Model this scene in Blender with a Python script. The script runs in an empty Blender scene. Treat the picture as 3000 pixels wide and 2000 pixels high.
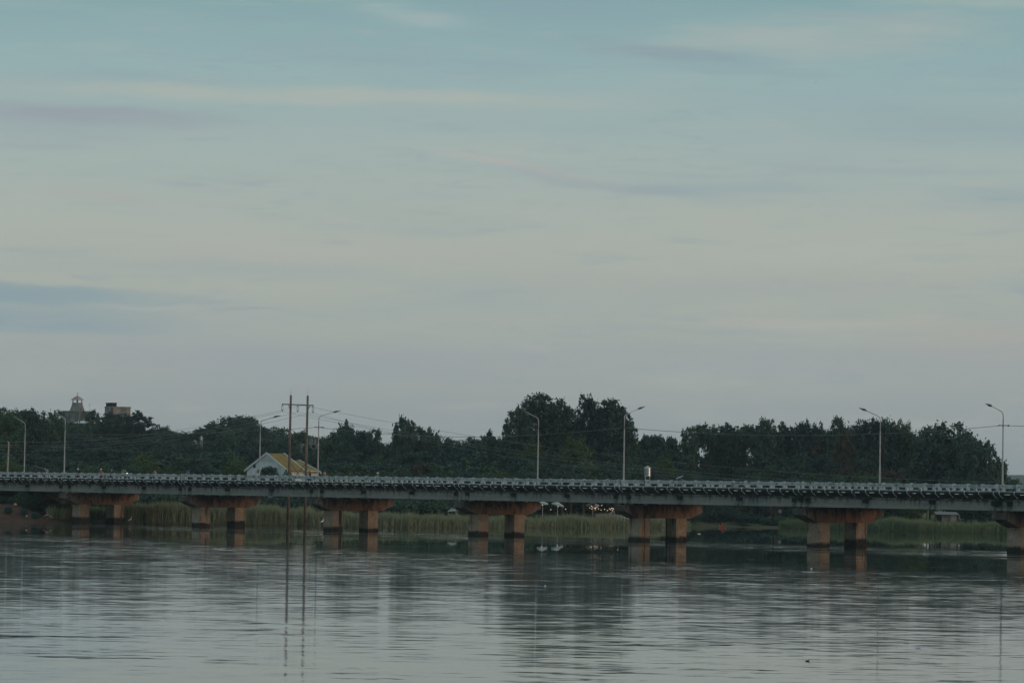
import bpy, math, random
import numpy as np
from mathutils import Matrix, Vector

random.seed(7)
scene = bpy.context.scene
COL = scene.collection

# ------------------------------------------------------------------ camera
F_PX, PW, PH = 10500.0, 3000.0, 2000.0
PITCH, ROLL, CAM_H = 0.04136, 0.0165, 6.42
_f = Vector((0, math.cos(PITCH), math.sin(PITCH)))
_u0 = Vector((0, -math.sin(PITCH), math.cos(PITCH)))
_r0 = Vector((1, 0, 0))
_r = _r0 * math.cos(ROLL) + _u0 * math.sin(ROLL)
_u = -_r0 * math.sin(ROLL) + _u0 * math.cos(ROLL)
cam_data = bpy.data.cameras.new('camera')
cam = bpy.data.objects.new('camera', cam_data)
COL.objects.link(cam)
cam_data.sensor_width = 36.0
cam_data.lens = F_PX / PW * 36.0
cam_data.clip_start = 1.0
cam_data.clip_end = 60000.0
cam.matrix_world = Matrix(((_r.x, _u.x, -_f.x, 0), (_r.y, _u.y, -_f.y, 0), (_r.z, _u.z, -_f.z, CAM_H), (0, 0, 0, 1)))
scene.camera = cam


def at(px, py, Y):
    """world point seen at picture pixel (3000 x 2000 frame) and at world depth Y"""
    d = _r * ((px - 1500) / F_PX) + _u * ((1000 - py) / F_PX) + _f
    t = Y / d.y
    return Vector((d.x * t, Y, CAM_H + d.z * t))


def proj(p):
    d = Vector(p) - Vector((0, 0, CAM_H))
    z = d.dot(_f)
    return 1500 + F_PX * d.dot(_r) / z, 1000 - F_PX * d.dot(_u) / z


def hor(px):
    return 1434.5 + 0.0165 * (px - 1500)


# ------------------------------------------------------------------ light, sky, exposure
SUN_EL, SUN_AZ = 4.0, 118.0            # degrees; azimuth clockwise from +Y (view direction)
scene.view_settings.view_transform = 'Standard'
scene.view_settings.look = 'None'
scene.view_settings.exposure = 0.0
scene.view_settings.gamma = 1.0
try:
    scene.cycles.max_bounces = 6
    scene.cycles.volume_bounces = 0
    scene.cycles.caustics_reflective = False
    scene.cycles.caustics_refractive = False
    scene.cycles.sample_clamp_indirect = 4.0
    scene.cycles.use_denoising = True
    scene.cycles.denoiser = 'OPENIMAGEDENOISE'
    scene.cycles.denoising_input_passes = 'RGB_ALBEDO_NORMAL'
except Exception:
    pass

_az, _el = math.radians(SUN_AZ), math.radians(SUN_EL)
sun_dir = Vector((math.sin(_az) * math.cos(_el), math.cos(_az) * math.cos(_el), math.sin(_el)))
sd = bpy.data.lights.new('sun', 'SUN')
sd.energy = 0.66
sd.angle = math.radians(14.0)
sd.color = (1.0, 0.68, 0.46)
so = bpy.data.objects.new('sun', sd)
COL.objects.link(so)
so.rotation_euler = (-sun_dir).to_track_quat('-Z', 'Y').to_euler()


def srgb(r, g, b, a=1.0):
    f = lambda c: (c / 255 / 12.92) if c / 255 <= 0.04045 else ((c / 255 + 0.055) / 1.055) ** 2.4
    return (f(r), f(g), f(b), a)


class NT:
    """small helper to write node trees as expressions"""
    def __init__(self, tree):
        self.t = tree
        self.n = tree.nodes
        self.l = tree.links

    def new(self, kind, **kw):
        nd = self.n.new(kind)
        for k, v in kw.items():
            setattr(nd, k, v)
        return nd

    def put(self, sock, v):
        if isinstance(v, bpy.types.NodeSocket):
            self.l.new(v, sock)
        elif v is not None:
            if isinstance(v, (tuple, list)) and sock.type == 'RGBA' and len(v) == 3:
                v = (*v, 1.0)
            sock.default_value = v

    def m(self, op, a, b=None, c=None, clamp=False):
        nd = self.new('ShaderNodeMath', operation=op, use_clamp=clamp)
        self.put(nd.inputs[0], a)
        if b is not None: self.put(nd.inputs[1], b)
        if c is not None: self.put(nd.inputs[2], c)
        return nd.outputs[0]

    def mix(self, f, a, b, blend='MIX'):
        nd = self.new('ShaderNodeMix', data_type='RGBA', blend_type=blend)
        nd.clamp_factor = True
        self.put(nd.inputs[0], f); self.put(nd.inputs[6], a); self.put(nd.inputs[7], b)
        return nd.outputs[2]

    def rng(self, v, a, b, c=0.0, d=1.0, smooth=False):
        nd = self.new('ShaderNodeMapRange')
        nd.clamp = True
        if smooth: nd.interpolation_type = 'SMOOTHSTEP'
        self.put(nd.inputs[0], v)
        for i, x in enumerate((a, b, c, d)): nd.inputs[i + 1].default_value = x
        return nd.outputs[0]

    def noise(self, vec, scale, detail=3.0, rough=0.55, out=0, dist=0.0):
        nd = self.new('ShaderNodeTexNoise')
        nd.inputs['Scale'].default_value = scale
        nd.inputs['Detail'].default_value = detail
        nd.inputs['Roughness'].default_value = rough
        nd.inputs['Distortion'].default_value = dist
        if vec is not None: self.l.new(vec, nd.inputs['Vector'])
        return nd.outputs[out]

    def mapping(self, vec, scale=(1, 1, 1), loc=(0, 0, 0), rot=(0, 0, 0)):
        nd = self.new('ShaderNodeMapping')
        nd.inputs['Location'].default_value = loc
        nd.inputs['Rotation'].default_value = rot
        nd.inputs['Scale'].default_value = scale
        self.l.new(vec, nd.inputs['Vector'])
        return nd.outputs[0]

    def sep(self, v):
        nd = self.new('ShaderNodeSeparateXYZ'); self.l.new(v, nd.inputs[0]); return nd.outputs

    def comb(self, x, y, z):
        nd = self.new('ShaderNodeCombineXYZ')
        for i, q in enumerate((x, y, z)): self.put(nd.inputs[i], q)
        return nd.outputs[0]

    def ramp(self, v, stops, interp='LINEAR'):
        nd = self.new('ShaderNodeValToRGB')
        cr = nd.color_ramp
        cr.interpolation = interp
        while len(cr.elements) < len(stops): cr.elements.new(0.5)
        for e, (p, c) in zip(cr.elements, stops):
            e.position = p; e.color = c if len(c) == 4 else (*c, 1.0)
        self.put(nd.inputs[0], v)
        return nd.outputs[0]


world = bpy.data.worlds.new('World')
scene.world = world
world.use_nodes = True
wt = NT(world.node_tree)
wt.n.clear()
tc = wt.new('ShaderNodeTexCoord').outputs['Generated']
dx, dy, dz = wt.sep(tc)
DEG = 57.29578
el = wt.m('MULTIPLY', wt.m('ARCSINE', dz), DEG)
az = wt.m('MULTIPLY', wt.m('ARCTAN2', dx, dy), DEG)
base = wt.ramp(wt.rng(el, -2.0, 30.0), [
    (0.0000, srgb(145, 157, 161)),
    (0.0625, srgb(149, 160, 163)),          # 0 deg
    (0.1020, srgb(155, 164, 166)),          # 1.3
    (0.1330, srgb(165, 173, 169)),          # 2.3
    (0.1830, srgb(172, 179, 172)),          # 3.9
    (0.2230, srgb(165, 180, 177)),          # 5.1
    (0.2720, srgb(150, 177, 180)),          # 6.7
    (0.3150, srgb(130, 166, 172)),          # 8.1
    (0.4500, srgb(146, 174, 180)),
    (1.0000, srgb(162, 182, 187)),  # upper sky out of view, brightened to light the scene
])
sky = wt.new('ShaderNodeTexSky', sky_type='NISHITA')
sky.sun_disc = False
sky.sun_elevation = math.radians(SUN_EL)
sky.sun_rotation = math.radians(SUN_AZ)
nish = wt.mix(1.0, sky.outputs[0], (0.10, 0.10, 0.10, 1), 'MULTIPLY')
col = wt.mix(0.06, base, nish)
# the sunset side, off to the right and behind the camera, is bright and warm
da = wt.m('DIVIDE', wt.m('SUBTRACT', az, SUN_AZ), 42.0)
de = wt.m('DIVIDE', wt.m('SUBTRACT', el, 3.0), 11.0)
glow = wt.m('EXPONENT', wt.m('MULTIPLY', wt.m('ADD', wt.m('MULTIPLY', da, da), wt.m('MULTIPLY', de, de)), -1.0))
col = wt.mix(glow, col, (1.20, 0.84, 0.56, 1))
# drifting thin cloud: broad soft layers, stretched along the horizon
skyvec = wt.comb(az, el, 0.0)
warp = wt.noise(wt.mapping(skyvec, (0.35, 1.6, 1)), 1.0, 4.0, 0.6)
warp2 = wt.noise(wt.mapping(skyvec, (0.9, 4.5, 1), (3, 7, 0)), 1.0, 5.0, 0.62)
elw = wt.m('ADD', el, wt.m('MULTIPLY', wt.m('SUBTRACT', warp, 0.5), 0.30))
elw = wt.m('ADD', elw, wt.m('MULTIPLY', wt.m('SUBTRACT', warp2, 0.5), 0.16))
lay = wt.noise(wt.mapping(skyvec, (0.16, 1.15, 1), (11, 2, 0), (0, 0, 0.02)), 1.0, 5.0, 0.55)
col = wt.mix(wt.rng(lay, 0.50, 0.78, 0.0, 0.55, True), col, srgb(174, 180, 173))
col = wt.mix(wt.rng(lay, 0.50, 0.24, 0.0, 0.50, True), col, srgb(143, 163, 169))
fine = wt.noise(wt.mapping(skyvec, (0.55, 4.2, 1), (5, 9, 0), (0, 0, -0.05)), 1.0, 6.0, 0.6)
col = wt.mix(wt.rng(fine, 0.55, 0.76, 0.0, 0.36, True), col, srgb(178, 178, 172))
col = wt.mix(wt.rng(fine, 0.46, 0.24, 0.0, 0.40, True), col, srgb(142, 159, 166))
wisp = wt.noise(wt.mapping(skyvec, (1.3, 8.0, 1), (1, 4, 0), (0, 0, 0.10)), 1.0, 6.0, 0.62, dist=0.6)
veil = wt.noise(wt.mapping(skyvec, (0.22, 0.7, 1), (21, 6, 0)), 1.0, 2.0, 0.5)
col = wt.mix(wt.m('MULTIPLY', wt.rng(wisp, 0.50, 0.72, 0.0, 0.40, True), wt.rng(veil, 0.44, 0.60, 0.0, 1.0, True)), col, srgb(148, 162, 169))


def cloud(px, py, hw, hh, tilt, rgb, amt, rag=0.5, flat=2.0):
    """one soft bank of cloud, given by where it stands in the sky (azimuth, elevation)"""
    global col
    a0 = (px - 1500) * 0.005457
    e0 = (hor(px) - py) * 0.005457
    wa, we = hw * 0.005457, hh * 0.005457
    A = wt.m('SUBTRACT', az, a0)
    E = wt.m('SUBTRACT', elw, e0)
    E = wt.m('ADD', E, wt.m('MULTIPLY', A, tilt))
    A = wt.m('DIVIDE', A, wa)
    E = wt.m('DIVIDE', E, we)
    g = wt.m('EXPONENT', wt.m('MULTIPLY', wt.m('ADD', wt.m('POWER', wt.m('ABSOLUTE', A), 3.0), wt.m('POWER', wt.m('ABSOLUTE', E), flat)), -1.0))
    g = wt.m('MULTIPLY', g, wt.rng(fine, 0.30, 0.58, 1.0 - rag, 1.0))
    col = wt.mix(wt.m('MULTIPLY', g, amt), col, srgb(*rgb))


cloud(40, 868, 440, 33, 0.035, (140, 160, 166), 1.0, 0.15, 6.0)
cloud(10, 938, 500, 40, 0.02, (143, 161, 167), 1.0, 0.35, 4.0)
cloud(560, 893, 170, 7, -0.03, (146, 162, 167), 0.6)
cloud(700, 911, 120, 7, 0.00, (141, 159, 166), 0.65, 0.3)
cloud(430, 905, 230, 9, 0.01, (172, 176, 170), 0.55, 0.4)
cloud(250, 345, 380, 30, 0.02, (150, 158, 167), 0.85, 0.4, 3.0)
cloud(120, 395, 300, 30, 0.0, (150, 163, 170), 0.45)
cloud(950, 283, 900, 24, 0.004, (172, 180, 173), 0.75, 0.3, 3.0)
cloud(1540, 497, 260, 12, 0.16, (180, 177, 172), 0.75, 0.3)
cloud(1800, 545, 340, 16, 0.12, (150, 164, 169), 0.75, 0.4)
cloud(2150, 565, 330, 16, -0.01, (150, 166, 171), 0.50)
cloud(1980, 512, 280, 9, 0.03, (150, 167, 172), 0.40)
cloud(2600, 508, 380, 10, 0.02, (148, 166, 171), 0.45)
cloud(540, 544, 75, 7, 0.03, (150, 164, 168), 0.6, 0.3)
cloud(735, 531, 80, 7, -0.05, (150, 164, 168), 0.5, 0.3)
cloud(290, 580, 180, 15, 0.10, (172, 173, 169), 0.7, 0.4)
cloud(90, 440, 160, 13, 0.0, (150, 164, 167), 0.5, 0.5)
cloud(1960, 160, 300, 30, 0.08, (140, 160, 168), 0.9, 0.9, 3.0)
cloud(2150, 215, 260, 14, 0.05, (143, 163, 169), 0.7, 0.8)
cloud(1620, 20, 330, 36, 0.03, (139, 163, 172), 0.6, 0.6, 3.0)
cloud(2450, 85, 420, 46, -0.06, (162, 177, 174), 0.75, 0.8, 3.0)
cloud(2500, 55, 300, 14, 0.06, (146, 164, 171), 0.5, 0.9)
cloud(2850, 18, 280, 14, 0.0, (168, 180, 176), 0.7, 0.6)
cloud(1200, 55, 170, 30, 0.15, (163, 180, 180), 0.55, 0.6)
cloud(2450, 950, 380, 11, -0.01, (178, 175, 168), 0.60, 0.5)
cloud(2080, 968, 300, 13, 0.03, (153, 164, 166), 0.5, 0.5)
cloud(2850, 385, 460, 55, 0.02, (146, 166, 172), 0.6, 0.6, 3.0)
cloud(2450, 300, 500, 30, 0.0, (148, 170, 175), 0.4, 0.6)
cloud(950, 748, 520, 30, -0.02, (173, 175, 168), 0.55, 0.5)
cloud(700, 790, 420, 24, 0.0, (152, 166, 168), 0.55, 0.6)
cloud(2100, 830, 700, 34, 0.0, (164, 168, 165), 0.45, 0.5)
cloud(2500, 1060, 900, 46, 0.0, (154, 161, 166), 0.6, 0.4, 3.0)
cloud(800, 1050, 1000, 50, 0.0, (155, 161, 166), 0.65, 0.4, 3.0)
cloud(2400, 640, 800, 34, 0.0, (173, 177, 170), 0.5, 0.5)
cloud(2950, 1000, 300, 60, 0.0, (172, 168, 161), 0.55, 0.4)
bg = wt.new('ShaderNodeBackground')
wt.l.new(col, bg.inputs[0])
bg.inputs[1].default_value = 1.0
wo = wt.new('ShaderNodeOutputWorld')
wt.l.new(bg.outputs[0], wo.inputs[0])

# the bridge runs from P0 along DU, DV points across it
P0 = Vector((-70.46552, 568.95037, 0)); TH = 0.70183
DU = Vector((math.sin(TH), -math.cos(TH), 0)); DV = Vector((math.cos(TH), math.sin(TH), 0))

# ------------------------------------------------------------------ materials
MATS = {}


def mat(name, color, rough=0.8, var=0.25, vscale=1.0, dark=None, dscale=0.6, damt=0.0, metal=0.0, streak=0.0, spec=0.3, streak_col=(0.02, 0.022, 0.022)):
    """painted, rendered or natural surface: colour broken by noise, patches of dirt, vertical streaks"""
    if name in MATS: return MATS[name]
    m = bpy.data.materials.new(name)
    m.use_nodes = True
    t = NT(m.node_tree)
    b = t.n['Principled BSDF']
    o_ = t.new('ShaderNodeTexCoord').outputs['Object']
    rnd = t.new('ShaderNodeObjectInfo').outputs['Random']
    ad = t.new('ShaderNodeVectorMath', operation='ADD')
    t.l.new(o_, ad.inputs[0]); t.l.new(t.comb(t.m('MULTIPLY', rnd, 83.0), t.m('MULTIPLY', rnd, 47.0), t.m('MULTIPLY', rnd, 19.0)), ad.inputs[1])
    o = ad.outputs[0]
    n1 = t.noise(o, vscale, 4.0, 0.6)
    lo = tuple(c * (1 - var) for c in color)
    hi = tuple(min(1.0, c * (1 + var)) for c in color)
    c = t.mix(t.rng(n1, 0.3, 0.7), lo, hi)
    if damt > 0:
        n2 = t.noise(o, dscale, 6.0, 0.68)
        c = t.mix(t.m('MULTIPLY', t.rng(n2, 0.48, 0.66, 0, 1, True), damt), c, dark or (0.03, 0.03, 0.03))
    if streak > 0:
        n3 = t.noise(t.mapping(o, (1.3, 1.3, 0.12)), 1.4, 5.0, 0.65)
        c = t.mix(t.m('MULTIPLY', t.rng(n3, 0.52, 0.68, 0, 1, True), streak), c, streak_col)
    t.l.new(c, b.inputs['Base Color'])
    b.inputs['Roughness'].default_value = rough
    b.inputs['Metallic'].default_value = metal
    b.inputs['Specular IOR Level'].default_value = spec
    MATS[name] = m
    return m


def leaf_mat(name, c1, c2, c3=None):
    """foliage: each crown and each clump of leaves takes its own tone"""
    m = bpy.data.materials.new(name)
    m.use_nodes = True
    t = NT(m.node_tree)
    b = t.n['Principled BSDF']
    g = t.new('ShaderNodeNewGeometry')
    o = t.new('ShaderNodeTexCoord').outputs['Object']
    oi = t.new('ShaderNodeObjectInfo').outputs['Random']
    att = t.new('ShaderNodeAttribute'); att.attribute_name = 'tone'
    c = t.mix(t.rng(att.outputs['Fac'], 0.0, 1.0), c1, c2)
    c = t.mix(t.m('MULTIPLY', oi, 0.65), c, c3 or tuple(x * 0.62 for x in c1))
    t.l.new(c, b.inputs['Base Color'])
    b.inputs['Roughness'].default_value = 0.65
    b.inputs['Specular IOR Level'].default_value = 0.25
    MATS[name] = m
    return m


M_leaf = leaf_mat('leaf_green', (0.037, 0.090, 0.054), (0.068, 0.130, 0.070), (0.031, 0.073, 0.066))
M_leaf_dark = leaf_mat('leaf_dark', (0.025, 0.062, 0.050), (0.048, 0.096, 0.068), (0.023, 0.054, 0.056))
M_leaf_fresh = leaf_mat('leaf_fresh', (0.045, 0.090, 0.026), (0.085, 0.125, 0.040), (0.040, 0.075, 0.036))
M_leaf_dry = leaf_mat('leaf_dry', (0.060, 0.062, 0.036), (0.085, 0.075, 0.048), (0.045, 0.050, 0.040))
M_reed = leaf_mat('reed', (0.165, 0.195, 0.115), (0.230, 0.245, 0.150), (0.160, 0.190, 0.115))
M_grass = leaf_mat('grass', (0.150, 0.195, 0.098), (0.205, 0.235, 0.120), (0.145, 0.185, 0.095))
M_bark = mat('bark', (0.10, 0.085, 0.07), 0.9, 0.4, 3.0)
M_bark_pale = mat('bark_pale', (0.24, 0.22, 0.19), 0.9, 0.35, 3.0)
M_rail = mat('painted_concrete', (0.49, 0.53, 0.55), 0.75, 0.2, 2.5, (0.07, 0.085, 0.09), 1.3, 0.85, streak=0.5, streak_col=(0.10, 0.115, 0.12))
M_slab = mat('stained_shaded_concrete', (0.045, 0.047, 0.046), 0.95, 0.45, 1.5, (0.015, 0.016, 0.016), 0.8, 0.7)  # black stains and the overhang's shade put into one dark colour
M_asphalt = mat('asphalt', (0.05, 0.05, 0.05), 0.9, 0.2, 2.0)
M_pipe = mat('pipe_paint', (0.022, 0.032, 0.038), 0.5, 0.4, 1.2)
M_bracket = mat('galvanised_steel', (0.58, 0.62, 0.64), 0.5, 0.2, 4.0)
M_bright_dash = mat('bright_dash', (0.80, 0.78, 0.72), 0.6, 0.2, 4.0)  # for the made-up pale bars that imitate bright slivers below the pipe
M_near_black = mat('near_black', (0.020, 0.021, 0.021), 0.95, 0.4, 2.0)  # near-black tone for girder stubs, roof hut and downpipe
M_steel = mat('lamp_steel', (0.40, 0.42, 0.42), 0.45, 0.15, 2.0, (0.25, 0.2, 0.16), 1.2, 0.4)
M_lamp = mat('lamp_housing', (0.055, 0.06, 0.065), 0.4, 0.2, 3.0)
M_pole_rust = mat('weathered_pole', (0.155, 0.118, 0.10), 0.85, 0.3, 1.5, (0.07, 0.05, 0.045), 0.7, 0.7)
M_insul = mat('insulator', (0.05, 0.05, 0.055), 0.3, 0.2, 4.0)
M_wire = mat('wire', (0.16, 0.17, 0.17), 0.5, 0.1)
M_wire_bare = mat('bare_wire', (0.20, 0.205, 0.205), 0.45, 0.1)  # slightly paler grey for the power conductors
M_wall_white = mat('white_wall', (0.62, 0.66, 0.68), 0.85, 0.1, 1.0, (0.3, 0.33, 0.33), 0.5, 0.5, streak=0.3, streak_col=(0.28, 0.3, 0.3))
M_roof_yel = mat('yellow_roof', (0.215, 0.160, 0.045), 0.85, 0.3, 1.8, (0.12, 0.09, 0.04), 0.9, 0.75, streak=0.4, streak_col=(0.17, 0.12, 0.05))
M_trim = mat('white_trim', (0.52, 0.55, 0.57), 0.7, 0.1, 2.0)
M_grey_conc = mat('grey_concrete', (0.24, 0.235, 0.225), 0.9, 0.25, 0.6, (0.07, 0.07, 0.07), 0.35, 0.7, streak=0.75, streak_col=(0.06, 0.06, 0.06))
M_pink_roof = mat('faded_roof', (0.34, 0.26, 0.25), 0.85, 0.15, 1.0)
M_tin = mat('tin_sheet', (0.42, 0.52, 0.54), 0.45, 0.15, 1.0, (0.3, 0.28, 0.25), 0.6, 0.4)
M_dark = mat('dark_opening', (0.015, 0.017, 0.018), 0.9, 0.2)
M_tank = mat('stainless_steel', (0.42, 0.42, 0.42), 0.34, 0.06, 2.0, metal=1.0)
M_canvas = mat('pale_canvas', (0.38, 0.42, 0.43), 0.85, 0.1, 1.5)
M_tan_wall = mat('tan_wall', (0.50, 0.36, 0.26), 0.85, 0.12, 0.8)
M_brown_wall = mat('brown_wall', (0.10, 0.08, 0.07), 0.9, 0.2, 0.8)
M_earth = None
M_timber = mat('grey_timber', (0.34, 0.33, 0.31), 0.85, 0.2, 2.0)
M_orange = mat('orange_plastic', (0.34, 0.085, 0.040), 0.45, 0.1, 2.0)
M_skin = mat('skin', (0.34, 0.20, 0.14), 0.6, 0.08, 4.0)
M_hair = mat('hair', (0.02, 0.018, 0.016), 0.5, 0.2, 8.0)
M_black = mat('black_cloth', (0.018, 0.018, 0.02), 0.8, 0.2, 4.0)
M_navy = mat('navy_cloth', (0.03, 0.04, 0.07), 0.8, 0.2, 4.0)
M_red = mat('red_cloth', (0.36, 0.05, 0.05), 0.8, 0.15, 4.0)
M_blue = mat('blue_cloth', (0.07, 0.22, 0.48), 0.8, 0.15, 4.0)
M_tan = mat('tan_cloth', (0.32, 0.21, 0.12), 0.8, 0.15, 4.0)
M_grey = mat('grey_cloth', (0.22, 0.23, 0.25), 0.8, 0.15, 4.0)
M_green = mat('olive_cloth', (0.10, 0.13, 0.09), 0.8, 0.15, 4.0)
M_white = mat('white_gloss', (0.72, 0.74, 0.76), 0.3, 0.05, 4.0)
M_rubber = mat('rubber', (0.02, 0.02, 0.02), 0.8, 0.2, 4.0)
M_bike_red = mat('red_fairing', (0.30, 0.03, 0.03), 0.3, 0.1, 4.0)
M_bike_dark = mat('dark_fairing', (0.03, 0.03, 0.035), 0.3, 0.1, 4.0)
M_feather = mat('white_feather', (0.78, 0.78, 0.76), 0.8, 0.05, 4.0)
M_statue = mat('white_plaster', (0.42, 0.44, 0.44), 0.8, 0.08, 1.0)
M_bluebag = mat('blue_plastic', (0.10, 0.30, 0.48), 0.4, 0.1, 4.0)
M_duck = mat('dark_feather', (0.035, 0.022, 0.02), 0.7, 0.2, 4.0)
M_styro = mat('white_foam', (0.66, 0.68, 0.68), 0.8, 0.05, 4.0)


def emit(name, color, strength):
    m = bpy.data.materials.new(name); m.use_nodes = True
    b = m.node_tree.nodes['Principled BSDF']
    b.inputs['Base Color'].default_value = (*color, 1)
    b.inputs['Emission Color'].default_value = (*color, 1)
    b.inputs['Emission Strength'].default_value = strength
    return m


M_bulb = emit('lit_bulb', (1.0, 0.76, 0.50), 1.15)
M_headlight = emit('lit_headlight', (0.9, 0.95, 1.0), 3.0)


def girder_mat():
    m = bpy.data.materials.new('girder_concrete'); m.use_nodes = True
    t = NT(m.node_tree); b = t.n['Principled BSDF']
    o = t.new('ShaderNodeTexCoord').outputs['Object']
    oi = t.new('ShaderNodeObjectInfo').outputs['Random']
    x, y, z = t.sep(o)
    off = t.comb(t.m('MULTIPLY', oi, 57.0), 0, t.m('MULTIPLY', oi, 13.0))
    ov = t.new('ShaderNodeVectorMath', operation='ADD'); t.l.new(o, ov.inputs[0]); t.l.new(off, ov.inputs[1]); ov = ov.outputs[0]
    big = t.noise(t.mapping(ov, (0.16, 0.4, 0.9)), 1.0, 4.0, 0.6)
    c = t.mix(t.rng(big, 0.3, 0.7), (0.21, 0.212, 0.203), (0.33, 0.322, 0.297))
    fn = t.noise(ov, 3.0, 5.0, 0.65)
    c = t.mix(t.rng(fn, 0.35, 0.75, 0, 0.5), c, (0.14, 0.14, 0.135))
    br = t.noise(t.mapping(ov, (0.30, 1, 0.8), (4, 1, 6)), 1.0, 4.0, 0.6)
    c = t.mix(t.rng(br, 0.56, 0.70, 0, 0.5, True), c, (0.24, 0.195, 0.15))
    teal = t.noise(t.mapping(ov, (0.22, 1, 0.6), (9, 4, 2)), 1.0, 3.0, 0.5)
    c = t.mix(t.rng(teal, 0.56, 0.68, 0, 0.6, True), c, (0.12, 0.185, 0.20))
    # streaks run down from the mould under the top flange
    st = t.noise(t.mapping(ov, (1.5, 1.0, 0.10)), 1.0, 5.0, 0.7)
    zz = t.rng(z, 5.1, 6.05)
    c = t.mix(t.m('MULTIPLY', t.rng(t.m('ADD', st, t.m('MULTIPLY', zz, 0.20)), 0.60, 0.78, 0, 1, True), 0.75), c, (0.035, 0.037, 0.037))
    # stains below the stubs at the third points and beside the joints
    for u0, w in ((11.0, 0.75), (22.0, 0.75), (1.25, 0.5), (31.75, 0.5)):
        d = t.m('ABSOLUTE', t.m('SUBTRACT', x, u0))
        s = t.m('MULTIPLY', t.rng(d, w * 0.4, w * 1.5, 1, 0, True), t.rng(t.noise(t.mapping(ov, (2.2, 1, 0.7)), 1.0, 4.0, 0.6), 0.38, 0.60, 0, 1, True))
        c = t.mix(t.m('MULTIPLY', s, 0.8), c, (0.045, 0.052, 0.055))
    # the flange edge is chipped and black in places
    fl = t.rng(z, 5.99, 6.03)
    ch = t.noise(t.mapping(ov, (0.8, 1, 1)), 1.0, 5.0, 0.7)
    c = t.mix(t.m('MULTIPLY', fl, t.rng(ch, 0.46, 0.56, 0, 0.95, True)), c, (0.03, 0.03, 0.03))
    t.l.new(c, b.inputs['Base Color'])
    b.inputs['Roughness'].default_value = 0.9
    b.inputs['Specular IOR Level'].default_value = 0.2
    return m


def pier_mat(name, cap):
    m = bpy.data.materials.new(name); m.use_nodes = True
    t = NT(m.node_tree); b = t.n['Principled BSDF']
    o = t.new('ShaderNodeTexCoord').outputs['Object']
    oi = t.new('ShaderNodeObjectInfo').outputs['Random']
    x, y, z = t.sep(o)
    off = t.comb(t.m('MULTIPLY', oi, 91.0), t.m('MULTIPLY', oi, 37.0), t.m('MULTIPLY', oi, 7.0))
    ov = t.new('ShaderNodeVectorMath', operation='ADD'); t.l.new(o, ov.inputs[0]); t.l.new(off, ov.inputs[1]); ov = ov.outputs[0]
    big = t.noise(ov, 0.45, 4.0, 0.6)
    fine_ = t.noise(ov, 2.6, 6.0, 0.7)
    blot = t.noise(t.mapping(ov, (0.8, 0.8, 0.5), (3, 8, 5)), 1.0, 6.0, 0.66)
    if cap:
        c = t.mix(t.rng(big, 0.32, 0.66), (0.26, 0.175, 0.125), (0.19, 0.105, 0.070))
        # bare grey concrete towards both ends
        e = t.m('MINIMUM', t.m('ADD', y, 0.5), t.m('SUBTRACT', 13.5, y))
        c = t.mix(t.rng(t.m('ADD', e, t.m('MULTIPLY', t.m('SUBTRACT', big, 0.5), 4.0)), 0.1, 1.9, 0.9, 0.0, True), c, (0.25, 0.22, 0.185))
        up = t.rng(z, 3.2, 4.8)
        st = t.noise(t.mapping(ov, (1.0, 0.75, 0.13)), 1.0, 6.0, 0.72)
        c = t.mix(t.m('MULTIPLY', t.rng(t.m('ADD', st, t.m('MULTIPLY', up, 0.17)), 0.53, 0.70, 0, 1, True), 0.92), c, (0.026, 0.023, 0.022))
        c = t.mix(t.m('MULTIPLY', t.rng(blot, 0.54, 0.62, 0, 1, True), 0.8), c, (0.035, 0.031, 0.029))
        end = t.rng(y, -0.47, -0.42, 1.0, 0.0)                # near end face darkened in colour against its strong sky light, and mottled
        c = t.mix(t.m('MULTIPLY', end, t.rng(fine_, 0.36, 0.60, 0.35, 0.95)), c, (0.055, 0.056, 0.054))
    else:
        c = t.mix(t.rng(big, 0.32, 0.66), (0.42, 0.345, 0.275), (0.33, 0.245, 0.18))
        st = t.noise(t.mapping(ov, (0.9, 0.9, 0.07)), 1.0, 6.0, 0.72)
        c = t.mix(t.m('MULTIPLY', t.rng(st, 0.55, 0.62, 0, 1, True), 0.92), c, (0.028, 0.027, 0.026))
        c = t.mix(t.m('MULTIPLY', t.rng(blot, 0.56, 0.66, 0, 1, True), 0.55), c, (0.085, 0.06, 0.048))
        # water-mark band, black with algae, higher on some columns than others
        zw = t.m('ADD', z, t.m('MULTIPLY', t.m('SUBTRACT', fine_, 0.5), 0.9))
        zw = t.m('SUBTRACT', zw, t.m('MULTIPLY', t.m('SUBTRACT', oi, 0.45), 0.55))
        zw = t.m('ADD', zw, t.m('MULTIPLY', t.m('SUBTRACT', big, 0.5), 0.8))
        c = t.mix(t.rng(zw, 0.50, 0.95, 1, 0, True), c, (0.018, 0.019, 0.018))
    c = t.mix(t.rng(fine_, 0.40, 0.72, 0, 0.55), c, (0.10, 0.075, 0.06))
    t.l.new(c, b.inputs['Base Color'])
    b.inputs['Roughness'].default_value = 0.92
    b.inputs['Specular IOR Level'].default_value = 0.15
    return m


M_girder = girder_mat()
M_cap = pier_mat('pier_cap_concrete', True)
M_column = pier_mat('pier_column_concrete', False)


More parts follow.
